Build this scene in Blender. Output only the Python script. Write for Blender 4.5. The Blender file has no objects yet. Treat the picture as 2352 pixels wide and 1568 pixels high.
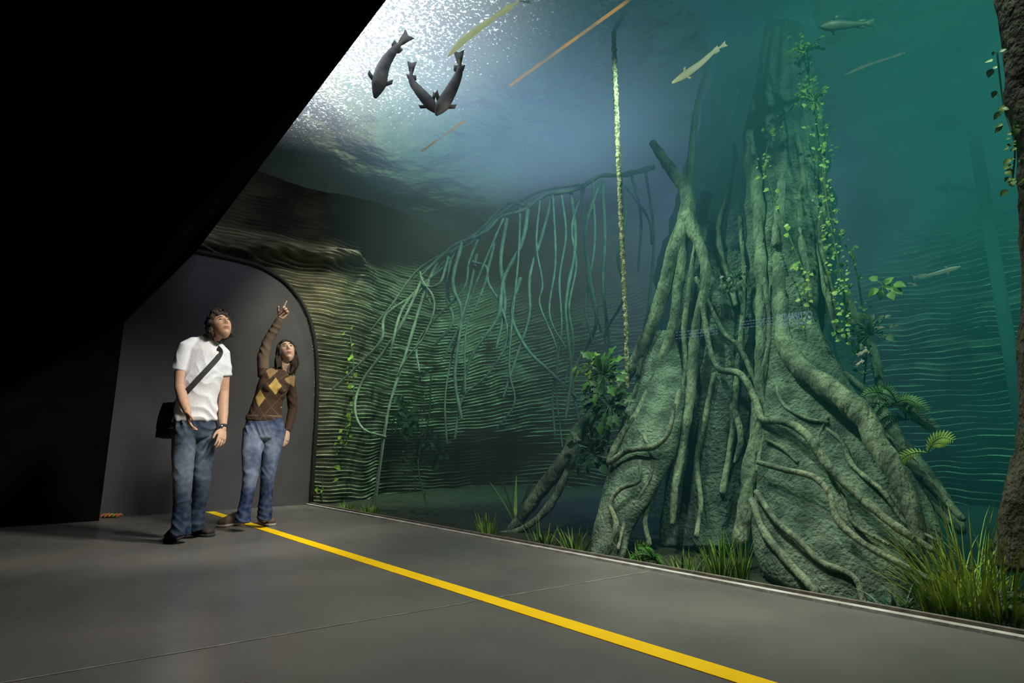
import bpy, bmesh, math, random
import numpy as np
from mathutils import Vector, Matrix, noise
from mathutils.bvhtree import BVHTree
random.seed(7)
V=Vector
SC=bpy.context.scene
COL=SC.collection
# ------------------------------------------------------------------ survey maths
H=0.70; FP=1309.0; PIT=math.radians(10.56); YAW=math.radians(41.13)
cp,sp,cy,sy=math.cos(PIT),math.sin(PIT),math.cos(YAW),math.sin(YAW)
FWD=V((sy,cy,0)); RGT=V((cy,-sy,0)); UP=V((0,0,1))
def ray(px,py):
    R=px-1176;U=784-py
    f=FP*cp-U*sp; z=U*cp+FP*sp
    return V((f*sy+R*cy, f*cy-R*sy, z)), f
CAMP=V((0,0,H))
def onX(px,py,X): d,f=ray(px,py); return CAMP+d*(X/d.x)
def onZ(px,py,Z=0): d,f=ray(px,py); return CAMP+d*((Z-H)/d.z)
def atF(px,py,F): d,f=ray(px,py); return CAMP+d*(F/f)
def fdist(p): return (p-CAMP).dot(FWD)
def nz(x,y=0,z=0): return noise.noise(V((x,y,z)))
def sm(a,b,x):
    t=min(1,max(0,(x-a)/(b-a))); return t*t*(3-2*t)
# ------------------------------------------------------------------ materials
def newmat(n):
    m=bpy.data.materials.new(n); m.use_nodes=True; nt=m.node_tree
    for k in list(nt.nodes): nt.nodes.remove(k)
    o=nt.nodes.new('ShaderNodeOutputMaterial'); return m,nt,o
def math_(nt,op,a,b=None,c=None,clamp=False):
    n=nt.nodes.new('ShaderNodeMath'); n.operation=op; n.use_clamp=clamp
    for i,x in enumerate((a,b,c)):
        if x is None: continue
        if isinstance(x,(int,float)): n.inputs[i].default_value=x
        else: nt.links.new(x,n.inputs[i])
    return n.outputs[0]
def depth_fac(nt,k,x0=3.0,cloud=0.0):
    """painted haze amount, growing with depth into the tank and towards the surface"""
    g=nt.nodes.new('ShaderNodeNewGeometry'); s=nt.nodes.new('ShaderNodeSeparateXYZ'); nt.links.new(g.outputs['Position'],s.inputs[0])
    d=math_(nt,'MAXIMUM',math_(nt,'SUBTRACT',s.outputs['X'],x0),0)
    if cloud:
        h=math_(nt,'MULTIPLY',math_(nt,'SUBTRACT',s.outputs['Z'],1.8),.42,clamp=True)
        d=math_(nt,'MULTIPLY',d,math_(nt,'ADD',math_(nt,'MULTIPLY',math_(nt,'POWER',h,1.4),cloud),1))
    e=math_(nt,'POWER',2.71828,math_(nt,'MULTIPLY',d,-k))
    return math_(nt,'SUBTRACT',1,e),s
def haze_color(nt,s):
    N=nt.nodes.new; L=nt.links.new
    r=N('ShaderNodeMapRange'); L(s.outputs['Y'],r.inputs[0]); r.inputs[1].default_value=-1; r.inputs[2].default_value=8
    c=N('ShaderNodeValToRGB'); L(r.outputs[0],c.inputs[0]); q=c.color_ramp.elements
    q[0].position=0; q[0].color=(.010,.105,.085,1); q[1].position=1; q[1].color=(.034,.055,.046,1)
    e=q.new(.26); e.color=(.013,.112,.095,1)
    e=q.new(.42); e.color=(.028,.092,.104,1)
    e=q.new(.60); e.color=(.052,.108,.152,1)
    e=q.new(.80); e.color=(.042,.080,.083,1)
    # soft uneven clouding in the painted haze glow
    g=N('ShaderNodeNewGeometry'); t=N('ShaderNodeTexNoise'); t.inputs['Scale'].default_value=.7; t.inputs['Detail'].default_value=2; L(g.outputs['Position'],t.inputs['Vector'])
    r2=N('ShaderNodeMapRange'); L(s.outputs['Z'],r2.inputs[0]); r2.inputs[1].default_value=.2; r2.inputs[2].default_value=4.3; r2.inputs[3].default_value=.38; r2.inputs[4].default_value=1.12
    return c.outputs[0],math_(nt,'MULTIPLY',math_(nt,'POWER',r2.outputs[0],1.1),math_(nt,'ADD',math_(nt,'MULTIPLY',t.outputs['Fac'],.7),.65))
def painted_haze(nt,shader,out,k=.42,x0=3.0,cloud=2.2):  # haze painted as glow mixed into each tank material; no water volume
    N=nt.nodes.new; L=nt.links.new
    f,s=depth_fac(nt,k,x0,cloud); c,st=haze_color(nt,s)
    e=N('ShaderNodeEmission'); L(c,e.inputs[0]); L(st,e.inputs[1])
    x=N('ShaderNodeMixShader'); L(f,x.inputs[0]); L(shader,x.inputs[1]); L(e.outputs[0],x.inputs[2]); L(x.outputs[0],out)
def pmat(n,c1,c2=None,scale=5,rough=.8,bump=0,bscale=None,metal=0,spec=.3,detail=6,stretch=(1,1,1),vcol=False,tank=False,bdist=.02,k=.42,lo=.35,hi=.65):
    m,nt,o=newmat(n); N=nt.nodes.new; L=nt.links.new
    b=N('ShaderNodeBsdfPrincipled')
    if tank: painted_haze(nt,b.outputs[0],o.inputs[0],k)
    else: L(b.outputs[0],o.inputs[0])
    b.inputs['Roughness'].default_value=rough; b.inputs['Metallic'].default_value=metal
    b.inputs['Specular IOR Level'].default_value=spec
    g=N('ShaderNodeNewGeometry'); mp=N('ShaderNodeMapping'); L(g.outputs['Position'],mp.inputs[0]); mp.inputs['Scale'].default_value=stretch
    if c2 is None: c2=tuple(x*.8 for x in c1)
    t=N('ShaderNodeTexNoise'); t.inputs['Scale'].default_value=scale; t.inputs['Detail'].default_value=detail
    L(mp.outputs[0],t.inputs['Vector'])
    r=N('ShaderNodeValToRGB'); L(t.outputs['Fac'],r.inputs[0])
    r.color_ramp.elements[0].position=lo; r.color_ramp.elements[1].position=hi
    r.color_ramp.elements[0].color=(*c1,1); r.color_ramp.elements[1].color=(*c2,1)
    col=r.outputs[0]
    if vcol:
        x=N('ShaderNodeMix'); x.data_type='RGBA'; x.blend_type='MULTIPLY'; L(col,x.inputs[6])
        a=N('ShaderNodeAttribute'); a.attribute_name='Col'; x.inputs[0].default_value=1; L(a.outputs['Color'],x.inputs[7]); col=x.outputs[2]
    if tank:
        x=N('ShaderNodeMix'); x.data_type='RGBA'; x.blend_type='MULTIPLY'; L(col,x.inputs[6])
        f,_=depth_fac(nt,1.0); L(f,x.inputs[0]); x.inputs[7].default_value=(.33,.84,.68,1); col=x.outputs[2]  # water absorption painted into the base colour as a depth tint
    L(col,b.inputs['Base Color'])
    if bump:
        t2=N('ShaderNodeTexNoise'); t2.inputs['Scale'].default_value=bscale or scale*4; t2.inputs['Detail'].default_value=5
        L(mp.outputs[0],t2.inputs['Vector'])
        bp=N('ShaderNodeBump'); bp.inputs['Strength'].default_value=bump; bp.inputs['Distance'].default_value=bdist
        L(t2.outputs['Fac'],bp.inputs['Height']); L(bp.outputs[0],b.inputs['Normal'])
    return m
M={}
T=dict(tank=True)
M['black']=pmat('black_paint',(.003,.003,.003),(.005,.005,.005),rough=1,spec=0)
M['wall']=pmat('grey_plaster',(.060,.056,.063),(.072,.067,.075),3,.9,.1,60)
M['trim']=pmat('dark_rubber',(.006,.006,.006),(.012,.012,.012),20,.7)
M['kerb']=pmat('sealant',(.50,.48,.44),(.30,.27,.24),9,.8,.3,60)
M['kerb2']=pmat('brown_edge',(.17,.145,.12),(.10,.085,.07),20,.8,.4,60)
M['yellow']=pmat('yellow_paint',(1,.64,.0),(.95,.58,.0),6,.5)
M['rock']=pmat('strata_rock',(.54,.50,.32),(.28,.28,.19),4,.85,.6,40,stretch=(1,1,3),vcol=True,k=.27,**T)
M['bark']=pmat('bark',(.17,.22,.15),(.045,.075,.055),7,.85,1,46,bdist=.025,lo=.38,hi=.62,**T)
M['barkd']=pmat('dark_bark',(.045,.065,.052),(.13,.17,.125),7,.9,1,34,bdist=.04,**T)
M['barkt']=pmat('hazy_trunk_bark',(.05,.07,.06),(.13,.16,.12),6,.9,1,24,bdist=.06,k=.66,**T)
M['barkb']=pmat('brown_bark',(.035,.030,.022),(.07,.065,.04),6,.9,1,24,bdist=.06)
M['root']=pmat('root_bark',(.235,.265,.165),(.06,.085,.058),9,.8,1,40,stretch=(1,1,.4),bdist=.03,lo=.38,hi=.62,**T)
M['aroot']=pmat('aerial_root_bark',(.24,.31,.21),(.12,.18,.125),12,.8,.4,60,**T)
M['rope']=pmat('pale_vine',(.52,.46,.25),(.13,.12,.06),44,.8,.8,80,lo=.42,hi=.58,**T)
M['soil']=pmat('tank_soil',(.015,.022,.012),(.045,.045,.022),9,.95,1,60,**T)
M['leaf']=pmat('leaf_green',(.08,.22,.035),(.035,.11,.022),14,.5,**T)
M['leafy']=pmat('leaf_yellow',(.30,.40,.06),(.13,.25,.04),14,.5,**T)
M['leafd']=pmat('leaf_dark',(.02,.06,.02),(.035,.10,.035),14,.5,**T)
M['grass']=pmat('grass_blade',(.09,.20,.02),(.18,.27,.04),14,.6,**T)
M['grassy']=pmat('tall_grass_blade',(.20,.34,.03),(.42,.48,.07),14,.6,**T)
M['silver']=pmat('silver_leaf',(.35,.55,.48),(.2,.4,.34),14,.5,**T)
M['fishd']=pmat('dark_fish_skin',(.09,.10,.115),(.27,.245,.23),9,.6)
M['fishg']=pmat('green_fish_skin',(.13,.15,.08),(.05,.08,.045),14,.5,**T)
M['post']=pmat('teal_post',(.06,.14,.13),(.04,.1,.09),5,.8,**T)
M['vc']=pmat('cloth_woven',(1,1,1),(.90,.90,.90),60,.9,.2,220,spec=.1,vcol=True)
M['skin']=pmat('skin',(1,1,1),(.93,.9,.88),30,.55,vcol=True,spec=.35)
M['hair']=pmat('dark_hair',(.024,.016,.010),(.045,.030,.019),60,.5,.5,150)
M['denim']=pmat('denim',(1,1,1),(.72,.72,.78),28,.85,.3,120,vcol=True,spec=.1,bdist=.006)
M['shoe']=pmat('brown_leather',(.045,.032,.026),(.025,.02,.018),30,.6)
M['shoe2']=pmat('tan_suede',(.16,.105,.065),(.08,.05,.035),30,.8)
M['sole']=pmat('pale_rubber',(.34,.30,.24),(.26,.22,.17),20,.8)
M['soled']=pmat('dark_rubber_sole',(.02,.02,.02),(.03,.03,.03),20,.8)
M['bag']=pmat('black_nylon',(.008,.008,.009),(.014,.013,.014),40,.7,.3,120)
M['strap']=pmat('strap_webbing',(.035,.033,.036),(.025,.024,.026),80,.7)
M['steel']=pmat('steel',(.4,.4,.4),(.3,.3,.3),20,.3,metal=1)
M['eye']=pmat('eyeball',(1,1,1),(1,1,1),5,.2,vcol=True,spec=.5)
M['red']=pmat('red_wrapper',(.5,.05,.04),(.1,.25,.05),40,.5)
def fishp():
    m,nt,o=newmat('pale_fish_skin'); N=nt.nodes.new; L=nt.links.new
    b=N('ShaderNodeBsdfPrincipled'); t=N('ShaderNodeTexNoise'); t.inputs['Scale'].default_value=14
    r=N('ShaderNodeValToRGB'); L(t.outputs['Fac'],r.inputs[0]); r.color_ramp.elements[0].color=(.75,.75,.5,1); r.color_ramp.elements[1].color=(.5,.6,.42,1)
    g=N('ShaderNodeNewGeometry'); L(g.outputs['Position'],t.inputs['Vector']); L(r.outputs[0],b.inputs['Base Color'])
    tl=N('ShaderNodeBsdfTranslucent'); L(r.outputs[0],tl.inputs[0])
    x=N('ShaderNodeMixShader'); x.inputs[0].default_value=.6; L(b.outputs[0],x.inputs[1]); L(tl.outputs[0],x.inputs[2]); painted_haze(nt,x.outputs[0],o.inputs[0],.3,3.0,.6)
    b.inputs['Emission Color'].default_value=(.55,.6,.38,1); b.inputs['Emission Strength'].default_value=.6  # self-glow painted in to brighten fish seen from below
    return m
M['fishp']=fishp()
def floor_mat():
    m,nt,o=newmat('polished_concrete'); N=nt.nodes.new; L=nt.links.new
    b=N('ShaderNodeBsdfPrincipled'); L(b.outputs[0],o.inputs[0])
    g=N('ShaderNodeNewGeometry')
    t=N('ShaderNodeTexNoise'); t.inputs['Scale'].default_value=1.0; t.inputs['Detail'].default_value=4; t.inputs['Roughness'].default_value=.5; t.inputs['Distortion'].default_value=.2
    L(g.outputs['Position'],t.inputs['Vector'])
    r=N('ShaderNodeValToRGB'); L(t.outputs['Fac'],r.inputs[0]); e=r.color_ramp.elements
    e[0].position=.25; e[0].color=(.085,.084,.080,1); e[1].position=.78; e[1].color=(.180,.166,.145,1)
    L(r.outputs[0],b.inputs['Base Color'])
    t2=N('ShaderNodeTexNoise'); t2.inputs['Scale'].default_value=1.3; t2.inputs['Detail'].default_value=3
    L(g.outputs['Position'],t2.inputs['Vector'])
    r2=N('ShaderNodeMapRange'); L(t2.outputs['Fac'],r2.inputs[0]); r2.inputs[1].default_value=.3; r2.inputs[2].default_value=.7; r2.inputs[3].default_value=.24; r2.inputs[4].default_value=.36
    L(r2.outputs[0],b.inputs['Roughness'])
    b.inputs['Specular IOR Level'].default_value=.55
    return m
M['floor']=floor_mat()
def surf_mat():
    m,nt,o=newmat('rippled_water_surface'); N=nt.nodes.new; L=nt.links.new
    g=N('ShaderNodeNewGeometry')
    gl=N('ShaderNodeBsdfGlossy'); gl.inputs['Roughness'].default_value=.17; gl.inputs[0].default_value=(.80,.86,.95,1)
    t=N('ShaderNodeTexNoise'); t.inputs['Scale'].default_value=1.6; t.inputs['Detail'].default_value=4; L(g.outputs['Position'],t.inputs['Vector'])
    bp=N('ShaderNodeBump'); bp.inputs['Strength'].default_value=.6; bp.inputs['Distance'].default_value=.12; L(t.outputs['Fac'],bp.inputs['Height']); L(bp.outputs[0],gl.inputs['Normal'])
    tl=N('ShaderNodeBsdfTranslucent'); tl.inputs[0].default_value=(.88,.95,1,1)
    mxa=N('ShaderNodeMixShader'); mxa.inputs[0].default_value=.12; L(gl.outputs[0],mxa.inputs[1]); L(tl.outputs[0],mxa.inputs[2])
    vo=N('ShaderNodeTexNoise'); vo.inputs['Scale'].default_value=34; vo.inputs['Detail'].default_value=3; vo.inputs['Roughness'].default_value=.7; L(g.outputs['Position'],vo.inputs['Vector'])
    sb=N('ShaderNodeVectorMath'); sb.operation='SUBTRACT'; L(g.outputs['Position'],sb.inputs[0]); sb.inputs[1].default_value=(1.5,4.0,4.3)
    sc_=N('ShaderNodeVectorMath'); sc_.operation='MULTIPLY'; L(sb.outputs[0],sc_.inputs[0]); sc_.inputs[1].default_value=(.80,.36,1)
    ln=N('ShaderNodeVectorMath'); ln.operation='LENGTH'; L(sc_.outputs[0],ln.inputs[0])
    n3=N('ShaderNodeTexNoise'); n3.inputs['Scale'].default_value=1.8; L(g.outputs['Position'],n3.inputs['Vector'])
    d=math_(nt,'ADD',ln.outputs['Value'],math_(nt,'MULTIPLY',math_(nt,'SUBTRACT',n3.outputs['Fac'],.5),.6))
    th=math_(nt,'ADD',math_(nt,'MULTIPLY',d,.19),.39)
    fac=math_(nt,'MULTIPLY',math_(nt,'SUBTRACT',vo.outputs['Fac'],th),6,clamp=True)  # sparkle of light set in as translucent specks around one bright spot
    m2=N('ShaderNodeMixShader'); L(fac,m2.inputs[0]); L(mxa.outputs[0],m2.inputs[1]); L(tl.outputs[0],m2.inputs[2])
    painted_haze(nt,m2.outputs[0],o.inputs[0],.30,1.7,0)
    return m
M['surf']=surf_mat()
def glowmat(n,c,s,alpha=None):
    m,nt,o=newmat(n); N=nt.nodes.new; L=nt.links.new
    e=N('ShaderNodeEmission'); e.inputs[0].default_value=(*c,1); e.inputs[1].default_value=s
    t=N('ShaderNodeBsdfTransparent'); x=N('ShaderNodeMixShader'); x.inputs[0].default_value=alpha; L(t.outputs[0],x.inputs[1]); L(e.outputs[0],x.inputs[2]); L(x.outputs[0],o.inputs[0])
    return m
M['letter_reflection']=glowmat('faint_text_reflection',(.34,.50,.82),.52,.6)  # glowing letters stand in for reflected wall text
def line_reflection_mat():
    m,nt,o=newmat('amber_line_reflection'); N=nt.nodes.new; L=nt.links.new  # painted reflection of the yellow floor line
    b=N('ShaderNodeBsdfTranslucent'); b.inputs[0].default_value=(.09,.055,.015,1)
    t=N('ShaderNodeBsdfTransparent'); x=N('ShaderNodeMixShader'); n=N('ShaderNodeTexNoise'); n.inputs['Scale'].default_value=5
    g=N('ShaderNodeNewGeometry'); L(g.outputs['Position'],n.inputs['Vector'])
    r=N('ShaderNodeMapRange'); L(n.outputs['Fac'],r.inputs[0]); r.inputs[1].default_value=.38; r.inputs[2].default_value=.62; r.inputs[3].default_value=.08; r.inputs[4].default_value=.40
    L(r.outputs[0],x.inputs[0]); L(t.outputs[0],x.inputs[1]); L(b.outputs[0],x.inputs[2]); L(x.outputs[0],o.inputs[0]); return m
M['line_reflection']=line_reflection_mat()
# ------------------------------------------------------------------ object helpers
WL={}
def add(ob,parent=None,origin=None,label=None,cat=None,kind=None,group=None):
    COL.objects.link(ob)
    o=V(origin) if origin is not None else V((0,0,0))
    WL[ob.name]=o
    if parent: ob.parent=parent; ob.location=o-WL[parent.name]
    else: ob.location=o
    if label: ob['label']=label
    if cat: ob['category']=cat
    if kind: ob['kind']=kind
    if group: ob['group']=group
    return ob
def empty(n,origin,label,cat,group=None):
    e=bpy.data.objects.new(n,None); e.empty_display_size=.2
    return add(e,None,origin,label,cat,None,group)
def mk(n,vs,fs,mat,parent=None,origin=None,smooth=True,**k):
    vs=[V(v) for v in vs]
    if origin is None:
        if vs:
            xs=[v.x for v in vs];ys=[v.y for v in vs];zs=[v.z for v in vs]
            origin=V(((min(xs)+max(xs))/2,(min(ys)+max(ys))/2,min(zs)))
    o=V(origin)
    me=bpy.data.meshes.new(n); me.from_pydata([tuple(v-o) for v in vs],[],fs); me.update()
    if smooth: me.polygons.foreach_set('use_smooth',[True]*len(me.polygons))
    me.materials.append(M[mat] if isinstance(mat,str) else mat)
    ob=bpy.data.objects.new(n,me)
    return add(ob,parent,o,**k)
class G:
    def __init__(s): s.v=[];s.f=[]
    def add(s,vf):
        b=len(s.v); s.v+=list(vf[0]); s.f+=[tuple(i+b for i in f) for f in vf[1]]; return s
def cat(pts,n=6):
    """catmull-rom through tuples"""
    P=[np.array(p,float) for p in pts]
    if len(P)<3: 
        return [P[0]+(P[-1]-P[0])*i/n for i in range(n+1)]
    P=[2*P[0]-P[1]]+P+[2*P[-1]-P[-2]]
    out=[]
    for i in range(1,len(P)-2):
        for j in range(n):
            t=j/n; a,b,c,d=P[i-1:i+3]
            out.append(.5*((2*b)+(-a+c)*t+(2*a-5*b+4*c-d)*t*t+(-a+3*b-3*c+d)*t**3))
    out.append(P[-2]); return out
def loft(pts,rad,side=None,seg=14,cap=True,nze=0,nsc=6,capk=1.0):
    pts=[V(p) for p in pts]; n=len(pts)
    rad=[(r,r) if not isinstance(r,(tuple,list)) else r for r in rad]
    T=[]
    for i in range(n):
        t=pts[min(i+1,n-1)]-pts[max(i-1,0)]; T.append(t.normalized() if t.length>1e-9 else V((0,0,1)))
    if cap:
        r0=min(rad[0])*capk; r1=min(rad[-1])*capk
        A=[(pts[0]-T[0]*r0*a,(rad[0][0]*s,rad[0][1]*s),T[0]) for a,s in ((.98,.2),(.8,.6),(.45,.89))]
        B=[(pts[-1]+T[-1]*r1*a,(rad[-1][0]*s,rad[-1][1]*s),T[-1]) for a,s in ((.45,.89),(.8,.6),(.98,.2))]
        seq=A+list(zip(pts,rad,T))+B
    else: seq=list(zip(pts,rad,T))
    u=None; vs=[];fs=[]
    for p,r,t in seq:
        if side is not None: u=(V(side)-t*V(side).dot(t)).normalized()
        elif u is None:
            a=V((0,0,1)) if abs(t.z)<.9 else V((1,0,0)); u=(a-t*a.dot(t)).normalized()
        else:
            u=(u-t*u.dot(t)).normalized()
        w=t.cross(u)
        for k in range(seg):
            a=2*math.pi*k/seg; d=u*(math.cos(a)*r[0])+w*(math.sin(a)*r[1])
            if nze: 
                q=p+d; d=d*(1+nze*noise.noise(q*nsc)+nze*.5*noise.noise(q*nsc*2.7))
            vs.append(p+d)
    m=len(seq)
    for i in range(m-1):
        for k in range(seg):
            a=i*seg+k;b=i*seg+(k+1)%seg; fs.append((a,b,b+seg,a+seg))
    fs.append(tuple(range(seg-1,-1,-1))); fs.append(tuple(range((m-1)*seg,m*seg)))
    return vs,fs
def tube(pts4,seg=10,n=6,nze=.15,nsc=9,cap=True):
    c=cat(pts4,n); return loft([p[:3] for p in c],[max(p[3],.001) for p in c],seg=seg,nze=nze,nsc=nsc,cap=cap)
def box(x0,x1,y0,y1,z0,z1):
    v=[(x,y,z) for x in (x0,x1) for y in (y0,y1) for z in (z0,z1)]
    return v,[(0,1,3,2),(4,6,7,5),(0,4,5,1),(2,3,7,6),(0,2,6,4),(1,5,7,3)]
def ico(c,r,sub=1,M3=None):
    bm=bmesh.new(); bmesh.ops.create_icosphere(bm,subdivisions=sub,radius=1)
    r=r if isinstance(r,(tuple,list)) else (r,r,r)
    vs=[]
    for v in bm.verts:
        q=V((v.co.x*r[0],v.co.y*r[1],v.co.z*r[2]))
        if M3 is not None: q=M3@q
        vs.append(V(c)+q)
    fs=[tuple(v.index for v in f.verts) for f in bm.faces]; bm.free(); return vs,fs
def remesh(g,vox,smooth=4,fac=.5):
    me=bpy.data.meshes.new('t'); me.from_pydata([tuple(v) for v in g.v],[],g.f); me.update()
    ob=bpy.data.objects.new('t',me); COL.objects.link(ob)
    r=ob.modifiers.new('r','REMESH'); r.mode='VOXEL'; r.voxel_size=vox
    if smooth:
        s=ob.modifiers.new('s','SMOOTH'); s.factor=fac; s.iterations=smooth
    dg=bpy.context.evaluated_depsgraph_get(); dg.update()
    m2=bpy.data.meshes.new_from_object(ob.evaluated_get(dg))
    bpy.data.objects.remove(ob); bpy.data.meshes.remove(me)
    vs=[v.co.copy() for v in m2.vertices]; fs=[tuple(p.vertices) for p in m2.polygons]
    bpy.data.meshes.remove(m2); return vs,fs
def paint(ob,fn):
    me=ob.data; a=me.color_attributes.new('Col','FLOAT_COLOR','POINT'); o=WL[ob.name]
    buf=[]
    for v in me.vertices:
        c=fn(v.co+o); buf+= [c[0],c[1],c[2],1]
    a.data.foreach_set('color',buf)
# ------------------------------------------------------------------ room shell
BW=7.27
PROF=[(2.96,-.02),(2.96,.6),(2.955,1.2),(2.92,1.8),(2.84,2.2),(2.74,2.45),(2.61,2.64),(2.45,2.79),(2.28,2.88),(2.1,2.94),(1.85,2.965),(1.5,2.97),(.95,2.97)]
def ceil_x(y): return 1.2+.0427*(y-2.36)
v,f=box(-4,2.955,-4,BW,-.2,0); mk('floor',v,f,'floor',smooth=False,label='grey polished concrete floor with stains',cat='floor',kind='structure')
p1=onZ(545,1476);p2=onZ(1390,1330)
y0=p1.y; dy=(p2.y-p1.y)/(p2.x-p1.x)
vs=[(-1,y0+dy*(-1-p1.x),.0015),(2.86,y0+dy*(2.86-p1.x),.0015),(2.86,y0+dy*(2.86-p1.x)+.009,.0015),(-1,y0+dy*(-1-p1.x)+.009,.0015)]
mk('trim_3',vs,[(0,1,2,3)],pmat('seam_filler',(.30,.27,.24),(.12,.11,.1),12,.8),smooth=False,label='pale sealed joint in the concrete floor',cat='floor joint',kind='structure')
v,f=box(1.75,1.842,-3.5,7.16,.0,.003); mk('floor_marking_line',v,f,'yellow',smooth=False,label='bright yellow painted safety line on the concrete floor',cat='floor line')
v,f=box(2.905,2.945,-3.5,BW,0,.014); mk('trim_1',v,f,'kerb',smooth=False,label='pale grey sealant strip along the foot of the aquarium opening',cat='trim',kind='structure')
v,f=box(2.945,2.97,-3.5,BW,0,.028); mk('trim_4',v,f,'kerb2',smooth=False,label='brown edge strip under the aquarium opening',cat='trim',kind='structure')
v,f=box(2.105,2.128,1.2,2.45,2.94,2.942); mk('reflection_strip_1',v,f,'line_reflection',smooth=False,label='amber strip standing in for the floor line reflected overhead',cat='trim',kind='structure')  # strips added in place of the yellow line's reflection overhead
v,f=box(2.125,2.145,2.95,3.5,2.94,2.942); mk('reflection_strip_2',v,f,'line_reflection',smooth=False,label='short amber strip standing in for the floor line reflected overhead',cat='trim',kind='structure')
poly=[(.77,0)]+[(x-.01,max(z,0)) for x,z in PROF if x>1.3]+[(1.1,2.97),(.77,2.97)]
vs=[(x,BW,z) for x,z in poly]+[(x,BW+.03,z) for x,z in poly]; n=len(poly)
mk('wall_back',vs,[tuple(range(n)),tuple(range(2*n-1,n-1,-1))]+[(i,i+n,(i+1)%n+n,(i+1)%n) for i in range(n)],'wall',smooth=False,label='dark grey plaster end wall with arched top',cat='wall',kind='structure')
c=cat([(x+.015,BW-.02,max(z,0),.028) for x,z in PROF],4)
mk('trim_2',*loft([p[:3] for p in c],[.03]*len(c),seg=8,cap=False),'trim',label='black rubber seal around the arched end of the tunnel',cat='trim',kind='structure')
v,f=box(-4,.77,7.0,7.3,0,2.2); mk('wall_side',v,f,'black',smooth=False,label='matte black partition wall',cat='wall',kind='structure')
v,f=box(-4.2,-4,-4,7.3,0,3); mk('wall_left',v,f,'black',smooth=False,label='matte black side wall',cat='wall',kind='structure')
v,f=box(-4,9,-4.2,-4,-.3,8); mk('wall_front',v,f,'black',smooth=False,label='matte black wall behind the visitors area',cat='wall',kind='structure')
ys=[-4,0,2.36,4.5,6,BW+.02]; vs=[];fs=[]
for y in ys:
    e=ceil_x(y); s=e-.64
    vs+=[(e,y,2.97),(s,y,1.98),(-4,y,1.98),(-4,y,4.5),(e-.12,y,4.5),(e-.12,y,3.05),(e,y,3.05)]
k=7
for i in range(len(ys)-1):
    for j in range(k):
        a=i*k+j;b=i*k+(j+1)%k; fs.append((a,b,b+k,a+k))
fs+=[tuple(range(k)),tuple(range((len(ys)-1)*k+k-1,(len(ys)-1)*k-1,-1))]
mk('ceiling',vs,fs,'black',smooth=False,label='matte black sloping ceiling slab above the walkway',cat='ceiling',kind='structure')
nx,ny=110,160; vs=[];fs=[]
for j in range(ny+1):
    for i in range(nx+1):
        x=1.15+i*8.2/nx; y=-3.8+j*12.3/ny
        vs.append((x,y,4.3+.035*nz(x*1.3,y*1.3,1)+.012*nz(x*4,y*4,5)))
for j in range(ny):
    for i in range(nx):
        a=j*(nx+1)+i; fs.append((a,a+1,a+nx+2,a+nx+1))
mk('water_surface',vs,fs,'surf',label='rippled mirror-like water surface seen from below with painted light sparkle',cat='water surface',kind='stuff')
nx,ny=60,100; vs=[];fs=[]
for j in range(ny+1):
    for i in range(nx+1):
        x=2.975+i*5.6/nx; y=-3.8+j*12/ny
        vs.append((x,y,-.03+.05*nz(x*1.5,y*1.5,3)*min(1,(x-2.97)*2)+.02*(x-3)))
for j in range(ny):
    for i in range(nx):
        a=j*(nx+1)+i; fs.append((a,a+1,a+nx+2,a+nx+1))
mk('tank_bed',vs,fs,'soil',label='dark soil bed of the flooded forest tank',cat='tank bed',kind='stuff')
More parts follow.
